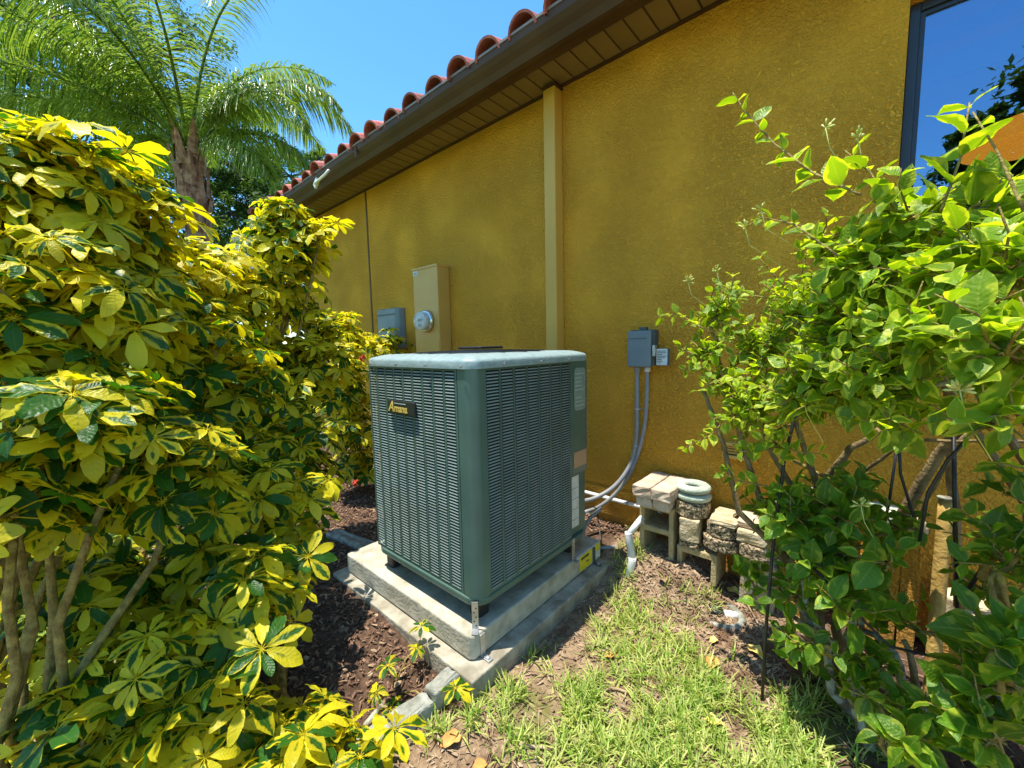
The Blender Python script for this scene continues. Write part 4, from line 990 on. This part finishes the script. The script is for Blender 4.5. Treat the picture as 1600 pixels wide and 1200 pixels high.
def jasmine(name, base, blobs, mat, label, group, step=.034, shoots=(), trunks=3, stemmat='bark', off=0):
    blobs = [yd(bl, off) for bl in blobs]; shoots = [dict(sh, pts=[yd(q, off) for q in sh['pts']]) for sh in shoots]
    root = thing(name, base, label, 'bush', group); items = []; base = Vector(base); forks = []
    for i in range(trunks):
        bl = blobs[i % len(blobs)]; c = atD(bl[0], bl[1], bl[2])
        pts = wob(base+Vector((random.uniform(-.06, .06), random.uniform(-.06, .06), 0)), c-Vector((0, 0, .12)), 5, .06)
        b = MB(); b.tube(pts, [.017, .015, .013, .011, .009, .007], 7, jit=.12); b.build('branch', stemmat, root, True); forks += pts[2:]
    tw = MB()
    for bl in blobs:
        c = atD(bl[0], bl[1], bl[2]); f = min(forks, key=lambda q: (q-c).length)
        mid = wob(f, c, 3, .04); tw.tube(mid, [.008, .007, .006, .0055], 5)
        for k in range(bl[4]):
            p, cc_, r = blob_pt(bl)
            st = c+(p-c)*random.uniform(-.4, .15)
            if p.y > WY-.08: p.y = WY-.08
            tip = p+Vector((random.uniform(-.05, .05), random.uniform(-.05, .05), random.uniform(-.02, .08)))
            pts = wob(st, tip, 3, .02)
            if visible(p): tw.tube(pts, [.0035, .003, .0025, .0015], 4)
            leaf_pairs(items, pts, bl[5], step)
    for sh in shoots:
        pts = [atD(*q) for q in sh['pts']]; fine = []
        for i in range(len(pts)-1):
            for k in range(4): fine.append(pts[i].lerp(pts[i+1], k/4))
        fine.append(pts[-1]); tw.tube(fine, [.0032-.0018*i/len(fine) for i in range(len(fine))], 5)
        leaf_pairs(items, fine, sh['s'], sh['step'])
    tag(tw.build('twigs', 'stem', root, True), kind='stuff')
    place_leaves(root, items, JM[mat], JV, 290, 'leaf', 'foliage', mat)
    return len(items), root
S, Md, Lg = [0], [0, 1], [1, 2]
JG = 'jasmine bushes at the wall'
n1, j1 = jasmine('jasmine_bush', (-.05, 1.80, 0), [(1120, 500, 1.95, 45, 20, S), (1190, 550, 1.95, 70, 44, S), (1100, 560, 1.9, 35, 13, S), (1250, 480, 1.9, 65, 37, S), (1330, 510, 1.75, 85, 51, Md), (1170, 640, 1.85, 60, 34, S), (1260, 620, 1.7, 75, 44, Md), (1345, 420, 1.75, 60, 34, Md), (1290, 380, 1.8, 40, 15, S), (1380, 600, 1.6, 80, 37, Md), (1210, 700, 1.8, 45, 10, S), (1130, 590, 1.9, 45, 12, S)],
    'jas', 'sunlit small-leaved jasmine bush leaning over the masonry heap', JG,
    shoots=[dict(pts=[(1345, 305, 1.45), (1270, 270, 1.5), (1210, 225, 1.55), (1165, 175, 1.6), (1145, 145, 1.62)], s=Md, step=.05),
            dict(pts=[(1310, 400, 1.6), (1240, 350, 1.65), (1190, 340, 1.7), (1160, 358, 1.7)], s=S, step=.04),
            dict(pts=[(1150, 640, 1.8), (1110, 680, 1.8), (1060, 705, 1.8)], s=S, step=.03),
            dict(pts=[(1110, 520, 1.9), (1060, 490, 1.9), (1025, 495, 1.9)], s=S, step=.03),
            dict(pts=[(1200, 760, 1.8), (1150, 750, 1.8), (1130, 740, 1.8)], s=Md, step=.035)], trunks=4, off=-.25)
n2, j2 = jasmine('jasmine_bush', (.78, 1.80, 0), [(1425, 345, 1.35, 65, 11, Lg), (1520, 335, 1.25, 60, 9, Lg), (1400, 420, 1.4, 75, 16, Lg), (1500, 430, 1.2, 90, 20, Lg), (1590, 430, 1.1, 80, 12, Lg), (1450, 540, 1.15, 90, 20, Lg), (1570, 560, .98, 95, 18, Lg), (1400, 660, 1.2, 60, 9, Lg), (1550, 655, 1.0, 65, 8, Lg), (1330, 640, 1.3, 60, 9, Md), (1630, 740, 1.0, 40, 3, Lg), (1600, 370, 1.2, 45, 5, Lg)],
    'jas', 'tall broad-leaved jasmine bush in front of the window', JG, step=.045,
    shoots=[dict(pts=[(1470, 330, 1.2), (1500, 250, 1.2), (1515, 160, 1.22)], s=Lg, step=.055),
            dict(pts=[(1400, 330, 1.3), (1360, 270, 1.32), (1320, 235, 1.35)], s=Lg, step=.05),
            dict(pts=[(1600, 330, 1.1), (1560, 240, 1.15), (1520, 175, 1.2)], s=S, step=.3)], trunks=4, off=.15)
n3, j3 = jasmine('broadleaf_bush', (.02, 1.62, 0), [(1255, 830, 1.5, 55, 18, Lg), (1310, 805, 1.5, 50, 15, Lg), (1200, 810, 1.6, 32, 9, Md), (1290, 890, 1.45, 52, 14, Lg), (1385, 880, 1.4, 36, 8, Lg), (1235, 930, 1.5, 45, 10, Md), (1400, 830, 1.6, 40, 12, Md), (1340, 760, 1.65, 40, 10, Md), (1250, 1010, 1.45, 35, 6, Md), (1180, 920, 1.55, 30, 5, Lg), (1330, 960, 1.4, 45, 7, Lg), (1270, 1010, 1.4, 45, 5, Md)],
    'jasdark', 'low broad green bush in front of the wooden post', JG, step=.042, trunks=3, stemmat='lichen', off=.1)
n4, j4 = jasmine('broadleaf_bush', (.62, 1.50, 0), [(1560, 1000, 1.15, 45, 9, Lg), (1580, 880, 1.3, 55, 12, Lg), (1420, 1150, 1.2, 50, 10, Lg), (1550, 1160, 1.1, 70, 12, Lg), (1370, 1090, 1.3, 45, 7, Md), (1600, 780, 1.3, 50, 10, Md), (1540, 930, 1.5, 45, 10, Md), (1375, 960, 1.5, 36, 12, Md), (1375, 1040, 1.35, 40, 10, Md), (1530, 1080, 1.2, 60, 12, Lg), (1545, 840, 1.5, 35, 8, Md), (1320, 1080, 1.4, 40, 8, Md), (1600, 1060, 1.05, 50, 5, Lg)],
    'jasdark', 'dark leafy bush in the bottom right corner', JG, step=.045, trunks=3, stemmat='lichen', off=.2)
print('LEAVES', cnt, n1, n2, n3, n4)
# bare twisted branches under the bushes
def limb(root, pts, r0, r1, mat):
    P = [onY(p[0], p[1], min(2.2, p[2]+.15)) for p in pts]; fine = []
    for i in range(len(P)-1):
        for k in range(3): fine.append(P[i].lerp(P[i+1], k/3)+Vector((random.uniform(-1, 1), random.uniform(-1, 1), random.uniform(-1, 1)))*.006)
    fine.append(P[-1]); n = len(fine)
    b = MB(); b.tube(fine, [r0+(r1-r0)*i/n for i in range(n)], 8, jit=.15); b.build('branch', mat, root, True)
limb(j3, [(1445, 1110, 1.5), (1370, 1060, 1.5), (1300, 1000, 1.5), (1235, 960, 1.55)], .012, .008, 'lichen')
limb(j3, [(1415, 1090, 1.45), (1400, 1020, 1.45), (1350, 985, 1.5), (1325, 930, 1.5), (1300, 860, 1.55)], .013, .007, 'lichen')
limb(j3, [(1310, 1010, 1.6), (1308, 930, 1.6), (1305, 850, 1.65), (1270, 790, 1.7)], .016, .010, 'bark')
limb(j3, [(1440, 1105, 1.45), (1425, 1040, 1.45), (1412, 1000, 1.45)], .010, .007, 'bark')
limb(j4, [(1490, 1140, 1.3), (1525, 1110, 1.3), (1560, 1060, 1.3), (1580, 1010, 1.3), (1620, 980, 1.3)], .014, .012, 'lichen')
limb(j2, [(1500, 950, 1.95), (1490, 800, 1.90), (1484, 640, 1.75), (1470, 520, 1.55)], .015, .010, 'bark')
limb(j2, [(1400, 830, 1.75), (1440, 750, 1.7), (1480, 690, 1.65), (1530, 660, 1.6)], .018, .011, 'bark')
limb(j1, [(1265, 800, 1.8), (1290, 750, 1.75), (1330, 700, 1.7), (1375, 670, 1.7)], .016, .009, 'bark')
limb(j1, [(1350, 800, 1.7), (1330, 775, 1.7), (1290, 745, 1.72), (1240, 720, 1.75)], .008, .007, 'stem')
limb(j1, [(1440, 820, 1.7), (1455, 760, 1.65), (1500, 690, 1.6), (1530, 665, 1.6)], .007, .005, 'bark')
limb(j4, [(1530, 900, 1.4), (1560, 860, 1.4), (1620, 810, 1.4)], .010, .008, 'stem')
limb(j2, [(1340, 745, 1.7), (1400, 700, 1.6), (1450, 690, 1.6), (1600, 690, 1.55)], .006, .004, 'bark')
# flower buds
def buds(px, py, d, root, n=9):
    c = onY(px, py, d); b = MB()
    for k in range(n):
        v = Vector((random.gauss(0, 1), random.gauss(0, 1), random.gauss(0, .7)+.8)).normalized(); L_ = random.uniform(.009, .020)
        b.tube([c, c+v*L_*.7, c+v*L_, c+v*(L_+.007), c+v*(L_+.010)], [.0008, .0008, .0026, .0026, .0006], 5)
    b.tube([c, c+Vector((.01, .01, -.05)), c+Vector((.05 if px > 1200 else .10, .02, -.13))], .0014, 4)
    tag(b.build('flower_buds', 'bud', root, True), kind='stuff')
for (px, py, d) in ((1290, 200, 1.45), (1340, 215, 1.47), (1165, 357, 1.45), (1190, 330, 1.44), (1075, 440, 1.65), (1120, 425, 1.65)): buds(px, py, d, j1 if px < 1300 else j2)
for (px, py, d) in ((1500, 385, 1.3), (1255, 620, 1.4), (1385, 610, 1.3), (1500, 610, 1.1), (1345, 790, 1.5)): buds(px, py, d, j2, 12)

# wooden post and stakes
pb = onZ(1452, 1108, .0); pt = atD(1479, 778, (pb-CAM).dot(FW)*1.0)
ax = (pt-pb).normalized()
pst = thing('wooden_post', (pb.x, pb.y, 0), 'weathered brown wooden post standing in the bushes', 'post')
q = ax.to_track_quat('Z', 'Y').to_matrix().to_4x4()
hgt = (pt-pb).length; bb = MB(); vs = []; n = 16
for k in range(9):
    for i in range(n):
        a = 2*math.pi*i/n; rr_ = .0195*(1+.10*math.sin(i*2.7)+.05*math.sin(i*5+k*.4)); vs.append(Matrix.Translation(pb-Vector((0, 0, .03))) @ q @ Vector((rr_*math.cos(a), rr_*math.sin(a), (hgt+.03)*k/8)))
bb.add(vs, [(k*n+i, k*n+(i+1) % n, (k+1)*n+(i+1) % n, (k+1)*n+i) for k in range(8) for i in range(n)]+[tuple(range(8*n, 9*n))]); bb.build('timber', 'post', pst, True)
bb = MB(); bb.lathe([(.0235, -.006), (.0235, .004), (.001, .007)], 16, Matrix.Translation(pt) @ q); bb.build('cap', 'lichen', pst, True)
def stake(pts, r, label, ball=False):
    P = [onY(*p) for p in pts]; t = thing('garden_stake', P[-1], label, 'garden stake')
    b = MB(); b.tube(P, r, 8); b.build('rod', 'black', t, True)
    if ball:
        b = MB(); b.lathe([(.002, -.022), (.012, -.016), (.0165, -.004), (.0165, .004), (.011, .014), (.001, .017)], 16, Matrix.Translation(P[0])); b.build('finial', 'black', t, True)
stake([(1287, 447, 1.62), (1265, 560, 1.6), (1226, 715, 1.58), (1207, 860, 1.57), (1197, 980, 1.56), (1190, 1108, 1.55)], .0052, 'black metal garden stake with a ball finial rising out of the jasmine', True)
stake([(1404, 680, 1.75), (1390, 780, 1.75), (1376, 850, 1.75)], .004, 'short straight black stake under the jasmine, left of the bent one')
stake([(1404, 678, 1.72), (1407, 740, 1.72), (1425, 800, 1.72), (1440, 850, 1.72)], .004, 'bent black stake crossing beside the wooden post')
stake([(1530, 665, 1.5), (1480, 720, 1.5), (1450, 770, 1.5), (1436, 850, 1.5)], .0038, 'curved black rod arching behind the wooden post')
stake([(1490, 680, 1.7), (1492, 800, 1.7), (1496, 960, 1.7)], .005, 'thin upright black stake just right of the wooden post')
stake([(1605, 815, 1.6), (1560, 850, 1.6), (1510, 925, 1.6)], .005, 'sloping dark rod at the right edge under the bush')
stake([(1265, 880, 1.5), (1310, 930, 1.5), (1390, 1010, 1.5), (1520, 1040, 1.5)], .004, 'thin dark rod lying across the foot of the wooden post')

# ------------------------------------------------------------------ grass, chips and litter
def blades(b, x, y, n, Lr, W, spread, zf=gh):
    for k in range(n):
        a = random.uniform(0, 6.28); L_ = random.uniform(*Lr); t = random.uniform(.15, 1)*spread
        px, py = x+random.uniform(-.018, .018), y+random.uniform(-.018, .018); z = zf(px, py)
        dx, dy = math.cos(a), math.sin(a); sx, sy = -dy*W*.5, dx*W*.5; vs = []; cs = []; rn = random.random()
        for (s, wv) in ((0, .8), (.4, 1), (.75, .7), (1, .05)):
            h = L_*(s*math.cos(t*.9)*(1-.35*t*s)); o_ = L_*math.sin(t)*s*(.6+.5*s)
            vs += [(px+dx*o_-sx*wv, py+dy*o_-sy*wv, z+h-.003), (px+dx*o_+sx*wv, py+dy*o_+sy*wv, z+h-.003)]; cs += [(.4, s, rn)]*2
        b.add(vs, [(0, 1, 3, 2), (2, 3, 5, 4), (4, 5, 7, 6)], cs)
patches = [(990, 905, 30, 55), (975, 960, 35, 40), (1000, 1010, 45, 60), (940, 1010, 25, 22), (960, 1090, 55, 95), (1060, 1030, 45, 60), (1080, 1110, 65, 120), (1010, 1170, 70, 120), (905, 1110, 40, 55), (900, 1180, 60, 90), (840, 1030, 30, 28), (790, 1075, 35, 34), (745, 1120, 28, 20), (1150, 1180, 70, 110), (1120, 1080, 35, 40), (1240, 1120, 60, 70), (1230, 1180, 60, 80), (1320, 1120, 50, 45), (800, 1150, 40, 24), (1110, 950, 28, 10), (1290, 1060, 40, 25), (1370, 1180, 50, 25), (1045, 955, 25, 8), (690, 1150, 26, 10)]
b = MB(); b.uc = True
for (px, py, rp_, n) in patches:
    for k in range(n):
        qx, qy = random.gauss(px, rp_*.55), random.gauss(py, rp_*.5); q = onZ(qx, qy, .0)
        if inslab(q.x, q.y) or q.y > 2.2: continue
        
        if random.random() < .62 and fbm(q.x, q.y, 6, 3) > -.18: blades(b, q.x, q.y, random.randint(7, 12), (.03, .10), .0052, 1.35)
for k in range(90):
    x, y = random.uniform(-.95, 1.2), random.uniform(.5, 2.1); blades(b, x, y, random.randint(2, 4), (.02, .05), .004, 1.3)
tag(b.build('grass', 'grass', None, True), 'patchy bright green grass on the bare soil', 'grass', kind='stuff')
b = MB(); b.uc = True; c = 0
while c < 12000:
    x = -1.3-random.random()**1.2*7.5; y = random.uniform(-3.6, .9)
    if lawn_w(x, y) < .4: continue
    if not visible(Vector((x, y, 0))): continue
    c += 1; blades(b, x, y, 4 if x > -4 else 3, (.03, .06), .006 if x > -4 else .011, 1.0)
tag(b.build('lawn', 'lawn', None, True), 'sunlit mown lawn behind the hedge', 'lawn', kind='stuff')
def chips(n, region, ok, size, mat, name, label, cat):
    b = MB(); c = 0; tries = 0
    while c < n and tries < n*12:
        tries += 1
        x, y = random.uniform(region[0], region[1]), random.uniform(region[2], region[3])
        if not ok(x, y): continue
        c += 1; L_ = random.uniform(*size); W = L_*random.uniform(.12, .5); z = gh(x, y)+random.uniform(.001, .012)
        m_ = Matrix.Translation((x, y, z)) @ Matrix.Rotation(random.uniform(0, 6.28), 4, 'Z') @ Matrix.Rotation(random.gauss(0, .35), 4, 'Y') @ Matrix.Rotation(random.gauss(0, .45), 4, 'X')
        cu = random.uniform(-.2, .3)*W
        vs = [(-L_/2, -W/2*.6, 0), (0, -W/2, cu), (L_/2, -W/2*.4, 0), (L_/2, W/2*.5, .001), (0, W/2, cu), (-L_/2, W/2*.7, 0), (0, 0, cu+W*.25)]
        b.add([m_ @ Vector(v) for v in vs], [(0, 1, 6), (1, 2, 6), (2, 3, 6), (3, 4, 6), (4, 5, 6), (5, 0, 6)])
    return tag(b.build(name, mat, None), label, cat, kind='stuff')
chips(19000, (-4.2, -.99, -.2, 2.28), lambda x, y: mulch_w(x, y) > .5 and lawn_w(x, y) < .5 and not inslab(x, y, .0), (.008, .034), 'mulch', 'mulch', 'dark brown bark mulch around the pad and hedge', 'mulch')
chips(3200, (-4.2, -.99, -.2, 2.28), lambda x, y: mulch_w(x, y) > .5 and lawn_w(x, y) < .5 and not inslab(x, y, .0), (.012, .04), 'litter', 'dry_mulch', 'dry pinkish bark flakes over the dark mulch', 'mulch')
chips(9000, (-1.05, 1.3, .4, 2.28), lambda x, y: not inslab(x, y) and mulch_w(x, y) < .6 and (y > 1.55+.3*fbm(x, y, 2) or random.random() < .25) and (x < -.1 or random.random() < .3), (.008, .028), 'litter', 'leaf_litter', 'tan wood flakes and leaf litter on the soil', 'litter')
# dead grass straw
b = MB()
for k in range(4000):
    x, y = random.uniform(-1.0, 1.2), random.uniform(.4, 2.2)
    if inslab(x, y): continue
    a = random.uniform(0, 6.28); L_ = random.uniform(.015, .06); z = gh(x, y)+random.uniform(.002, .010); dx, dy = math.cos(a)*L_, math.sin(a)*L_
    b.add([(x, y, z), (x+dx, y+dy, z+random.uniform(-.002, .008)), (x+dx-dy*.05, y+dy+dx*.05, z+.003), (x-dy*.06, y+dx*.06, z)], [(0, 1, 2, 3)])
tag(b.build('straw', 'litter', None), 'dead grass straw scattered on the soil', 'straw', kind='stuff')
# fallen leaves and twigs
for (px, py, s, mt_, lab) in ((944, 1031, .035, 'drybrown', 'orange-brown fallen leaf in the grass near the pad shadow'), (1135, 925, .05, 'dryyellow', 'pale yellow fallen leaf above the sprinkler'), (1112, 1048, .05, 'drybrown', 'curled tan fallen leaf right of the grass'), (1120, 1000, .03, 'dryyellow', 'small orange fallen leaf below the sprinkler'), (1170, 1010, .05, 'dryyellow', 'bright yellow fallen leaf left of the black stake'), (978, 855, .035, 'dryyellow', 'yellow fallen leaf behind the drain pipe'), (1100, 1125, .04, 'dryyellow', 'cream fallen leaf among the long grass'), (720, 1150, .05, 'drybrown', 'large brown fallen leaf beside the edging stone'), (1030, 925, .03, 'litter', 'white-brown fallen leaf in the litter'), (757, 1190, .04, 'drybrown', 'reddish fallen leaf at the bottom edge')):
    q = onZ(px, py, .012); q.z = gh(q.x, q.y)+.014; b = MB(); b.uc = True; a = random.uniform(0, 6.28)
    leafgeo(b, q, Vector((math.cos(a), math.sin(a), .15)).normalized(), Vector((-.15*math.cos(a), 0, 1)).normalized(), s*1.5, s, .15, .22, OVA, .5, .12)
    tag(b.build('fallen_leaf', mt_, None, True), lab, 'leaf')
for (pa, pb_, r, lab) in (((948, 1072), (982, 1080), .006, 'short pale stick in the middle of the bare soil'), ((800, 1160), (870, 1165), .005, 'long pale stick near the bottom edge'), ((985, 1060), (975, 1090), .003, 'thin curved twig beside the pale stick'), ((1145, 905), (1200, 1000), .005, 'bare grey twig leaning against the low bush')):
    A = onZ(pa[0], pa[1], .02); B = onZ(pb_[0], pb_[1], .02); A.z = gh(A.x, A.y)+.01; B.z = gh(B.x, B.y)+.012
    b = MB(); b.tube(wob(A, B, 4, .004), [r, r*.9, r*.9, r*.8, r*.6], 6); tag(b.build('twig', 'litter', None, True), lab, 'twig')

# ------------------------------------------------------------------ palm
pc = atD(295, 226, 5.4); pcx, pcy, pcz = pc
palm = thing('palm_tree', (pcx, pcy, 0), 'feathery queen palm with shaggy trunk behind the hedge', 'palm tree')
b = MB(); pts = []; rad = []
n = 40
for i in range(n+1):
    t = i/n; z = t*(pcz-.15); pts.append((pcx+.03*math.sin(t*3), pcy, z)); rad.append((.125+.02*(i % 2))*(1+.12*sm((t-.72)/.2)))
b.tube(pts, rad, 14, jit=.05); b.build('trunk', 'palmtrunk', palm, False)
for k in range(24):
    a = k*2.4; z0 = pcz-1.25+.052*k; r_ = .118; dx, dy = math.cos(a), math.sin(a); vs = []; b = MB()
    for i in range(5):
        t = i/4; w_ = .085*(1-t*.75); rr_ = r_+.03+.05*t*(1.3 if k % 3 == 0 else .6); z = z0+.42*t
        vs += [(pcx+dx*rr_-dy*w_, pcy+dy*rr_+dx*w_, z), (pcx+dx*(rr_+.03), pcy+dy*(rr_+.03), z), (pcx+dx*rr_+dy*w_, pcy+dy*rr_-dx*w_, z)]
    b.add(vs, [(3*i+j, 3*i+j+1, 3*i+j+4, 3*i+j+3) for i in range(4) for j in range(2)]); b.build('frond_stub', 'palmboot', palm)
def frond(a, e0, Lf, curl, pair, root):
    b = MB(); b.uc = True; P = []; n = 26; p = Vector((pcx+.07*math.cos(a), pcy+.07*math.sin(a), pcz-.05)); el_ = e0; az = a
    for i in range(n+1):
        P.append(p.copy()); p = p+Vector((math.cos(az)*math.cos(el_), math.sin(az)*math.cos(el_), math.sin(el_)))*Lf/n
        el_ -= curl/n*(.4+1.3*i/n); az += random.uniform(-.01, .01)
    b.tube(P, [.022*(1-.85*i/n)+.002 for i in range(n+1)], 5); b.c[-len(P)*5:] = [(.2, .5, .6)]*(len(P)*5)
    for k in range(pair):
        t = .17+.83*k/pair; f = t*n; i = min(int(f), n-1); q = P[i].lerp(P[i+1], f-i); d = (P[i+1]-P[i]).normalized()
        side = d.cross(Vector((0, 0, 1))).normalized(); up = side.cross(d)
        for s in (1, -1):
            an = random.uniform(-.55, .75); out = (side*s*math.cos(an)+up*math.sin(an)*.8+d*.55).normalized()
            L_ = .52*math.sin(math.pi*min(1, (t*.9+.12)))**.6*random.uniform(.75, 1.1); W = .019; rn = random.random()
            q2 = q; dr = out.copy(); wv = dr.cross(Vector((random.uniform(-.5, .5), random.uniform(-.5, .5), 1))).normalized(); vs = []; cs = []
            for m_, ww in ((0, .6), (.35, 1), (.7, .7), (1, .08)):
                pp = q+out*L_*m_*(1-.25*m_)-Vector((0, 0, L_*.62*m_*m_)); vs += [pp-wv*W*.5*ww, pp+wv*W*.5*ww]; cs += [(.5, m_, rn)]*2
            b.add(vs, [(0, 1, 3, 2), (2, 3, 5, 4), (4, 5, 7, 6)], cs)
    b.build('frond', 'palmleaf', root, False)
PAIR = 150
view_az = math.atan2(pcy, pcx)
rgt = math.atan2(R0.y, R0.x)
# azimuth relative to image right
for (rel, e0, Lf, cu) in ((0, .95, 2.5, 2.0), (12, .55, 1.9, 2.2), (-15, .1, 1.5, 1.4), (178, .75, 3.0, 1.9), (160, .5, 2.8, 1.7), (200, .95, 3.2, 1.8), (150, .5, 2.6, 1.5), (215, .4, 2.6, 1.6), (90, 1.1, 2.8, 1.5), (60, 1.05, 2.6, 1.9), (120, .9, 2.9, 1.7), (270, 1.15, 2.8, 1.7), (300, .95, 2.7, 2.0), (240, 1.0, 2.9, 1.8), (330, 1.2, 2.8, 1.9), (30, 1.3, 2.6, 1.8), (180, 1.25, 2.8, 1.6), (275, .9, 2.4, 2.0), (190, 1.1, 3.3, 2.2), (170, 1.0, 3.2, 2.3), (140, 1.2, 3.0, 2.2), (210, .65, 3.2, 2.0), (225, .95, 3.1, 2.2), (15, 1.05, 2.7, 2.4), (345, .8, 2.3, 2.3), (100, 1.3, 3.0, 1.9)):
    frond(rgt+R(rel), e0, Lf, cu, PAIR, palm)

# ------------------------------------------------------------------ trees
def tree(label, base, crown, nclump, per, lsz, mat, seed, name='oak_tree', th=.28):
    per = int(per*1.9); lsz *= 1.1; nclump = int(nclump*1.3)
    rg = random.Random(seed); root = thing(name, base, label, 'tree'); base = Vector(base)
    fork = base+Vector((0, 0, crown[0][0].z*.35))
    b = MB(); b.tube([base-Vector((0, 0, .1)), base.lerp(fork, .5)+Vector((.08, .05, 0)), fork], [th, th*.8, th*.65], 10, jit=.08); b.build('trunk', 'oakbark', root, True)
    cl = MB(); cl.uc = True; lm = MB()
    for (c, r) in crown:
        pts = wob(fork, c, 6, .25); lm.tube(pts, [th*.45*(1-.12*i) for i in range(7)], 6, jit=.1)
        for k in range(nclump):
            v = Vector((rg.gauss(0, 1), rg.gauss(0, 1), rg.gauss(0, 1))).normalized()*r*rg.uniform(.35, 1)**.6; v.z *= .8
            cc_ = c+v; rr_ = r*rg.uniform(.13, .26)
            if rg.random() < .4: lm.tube([c.lerp(cc_, .1), c.lerp(cc_, .6)+Vector((0, 0, .05)), cc_], [.04, .025, .01], 4)
            for q in range(per):
                d = Vector((rg.gauss(0, 1), rg.gauss(0, 1), rg.gauss(0, .7))); d = d.normalized()*rr_*rg.random()**.45
                p = cc_+d; a_ = Vector((rg.gauss(0, 1), rg.gauss(0, 1), rg.gauss(0, .5))).normalized(); w_ = a_.cross(Vector((rg.gauss(0, .6), rg.gauss(0, .6), 1))).normalized(); s = lsz*rg.uniform(.6, 1.3); rn = rg.random()
                cl.add([p-a_*s, p-w_*s*.42, p+a_*s, p+w_*s*.42], [(0, 1, 2, 3)], [(.3, .2, rn)]*4)
    tag(lm.build('limbs', 'oakbark', root, True), kind='stuff')
    tag(cl.build('crown', mat, root, False), kind='stuff')
def A(px, py, d, r): return (atD(px, py, d), r)
tree('big dark oak tree at the upper left behind the palm', (-15, -2.0, 0), [A(60, 60, 11, 2.6), A(150, 190, 11.5, 2.0), A(30, 250, 11, 1.7), A(240, 80, 12, 2.2), A(230, 280, 12, 1.5), A(-80, 120, 10, 2.2), A(150, 330, 12, 1.6), A(100, 10, 12, 2.0)], 34, 62, .062, 'oakleaf', 11)
tree('dark oak tree right of the palm trunk beside the roof corner', (-15.3, 6.2, 0), [A(360, 330, 12, 1.3), A(400, 290, 12.5, 1.2), A(330, 250, 13, 1.3), A(395, 390, 12, 1.3), A(300, 390, 12, 1.3), A(420, 340, 12, 1.2), A(370, 260, 12, 1.2), A(290, 310, 13, 1.3)], 30, 60, .055, 'oakleaf', 12)
tree('pale green tree peeping above the far end of the roof', (-17, 11, 0), [A(455, 275, 16, 1.0), A(492, 255, 16.5, .7), A(430, 250, 16, .9), A(440, 330, 16, 1.3)], 26, 45, .055, 'oakpale', 13)
tree('shady tree far behind the hedge at the left edge', (-13, -6, 0), [A(0, 380, 12, 2.0), A(90, 420, 13, 1.8), A(190, 420, 14, 1.6), A(-120, 300, 11, 2.2)], 26, 45, .075, 'oakleaf', 14)
tree('oak tree across the yard, seen only mirrored in the window', (3.6, -8.5, 0), [(Vector((2.9, -8.3, 4.3)), 1.5), (Vector((3.7, -8.2, 5.3)), 2.2), (Vector((2.4, -8.3, 4.2)), 1.5), (Vector((1.75, -8.1, 5.0)), 1.0), (Vector((2.3, -8.1, 5.7)), .9), (Vector((1.7, -8.0, 3.2)), 1.3), (Vector((3.4, -8.4, 2.6)), 1.8)], 26, 45, .09, 'oakleaf', 15)
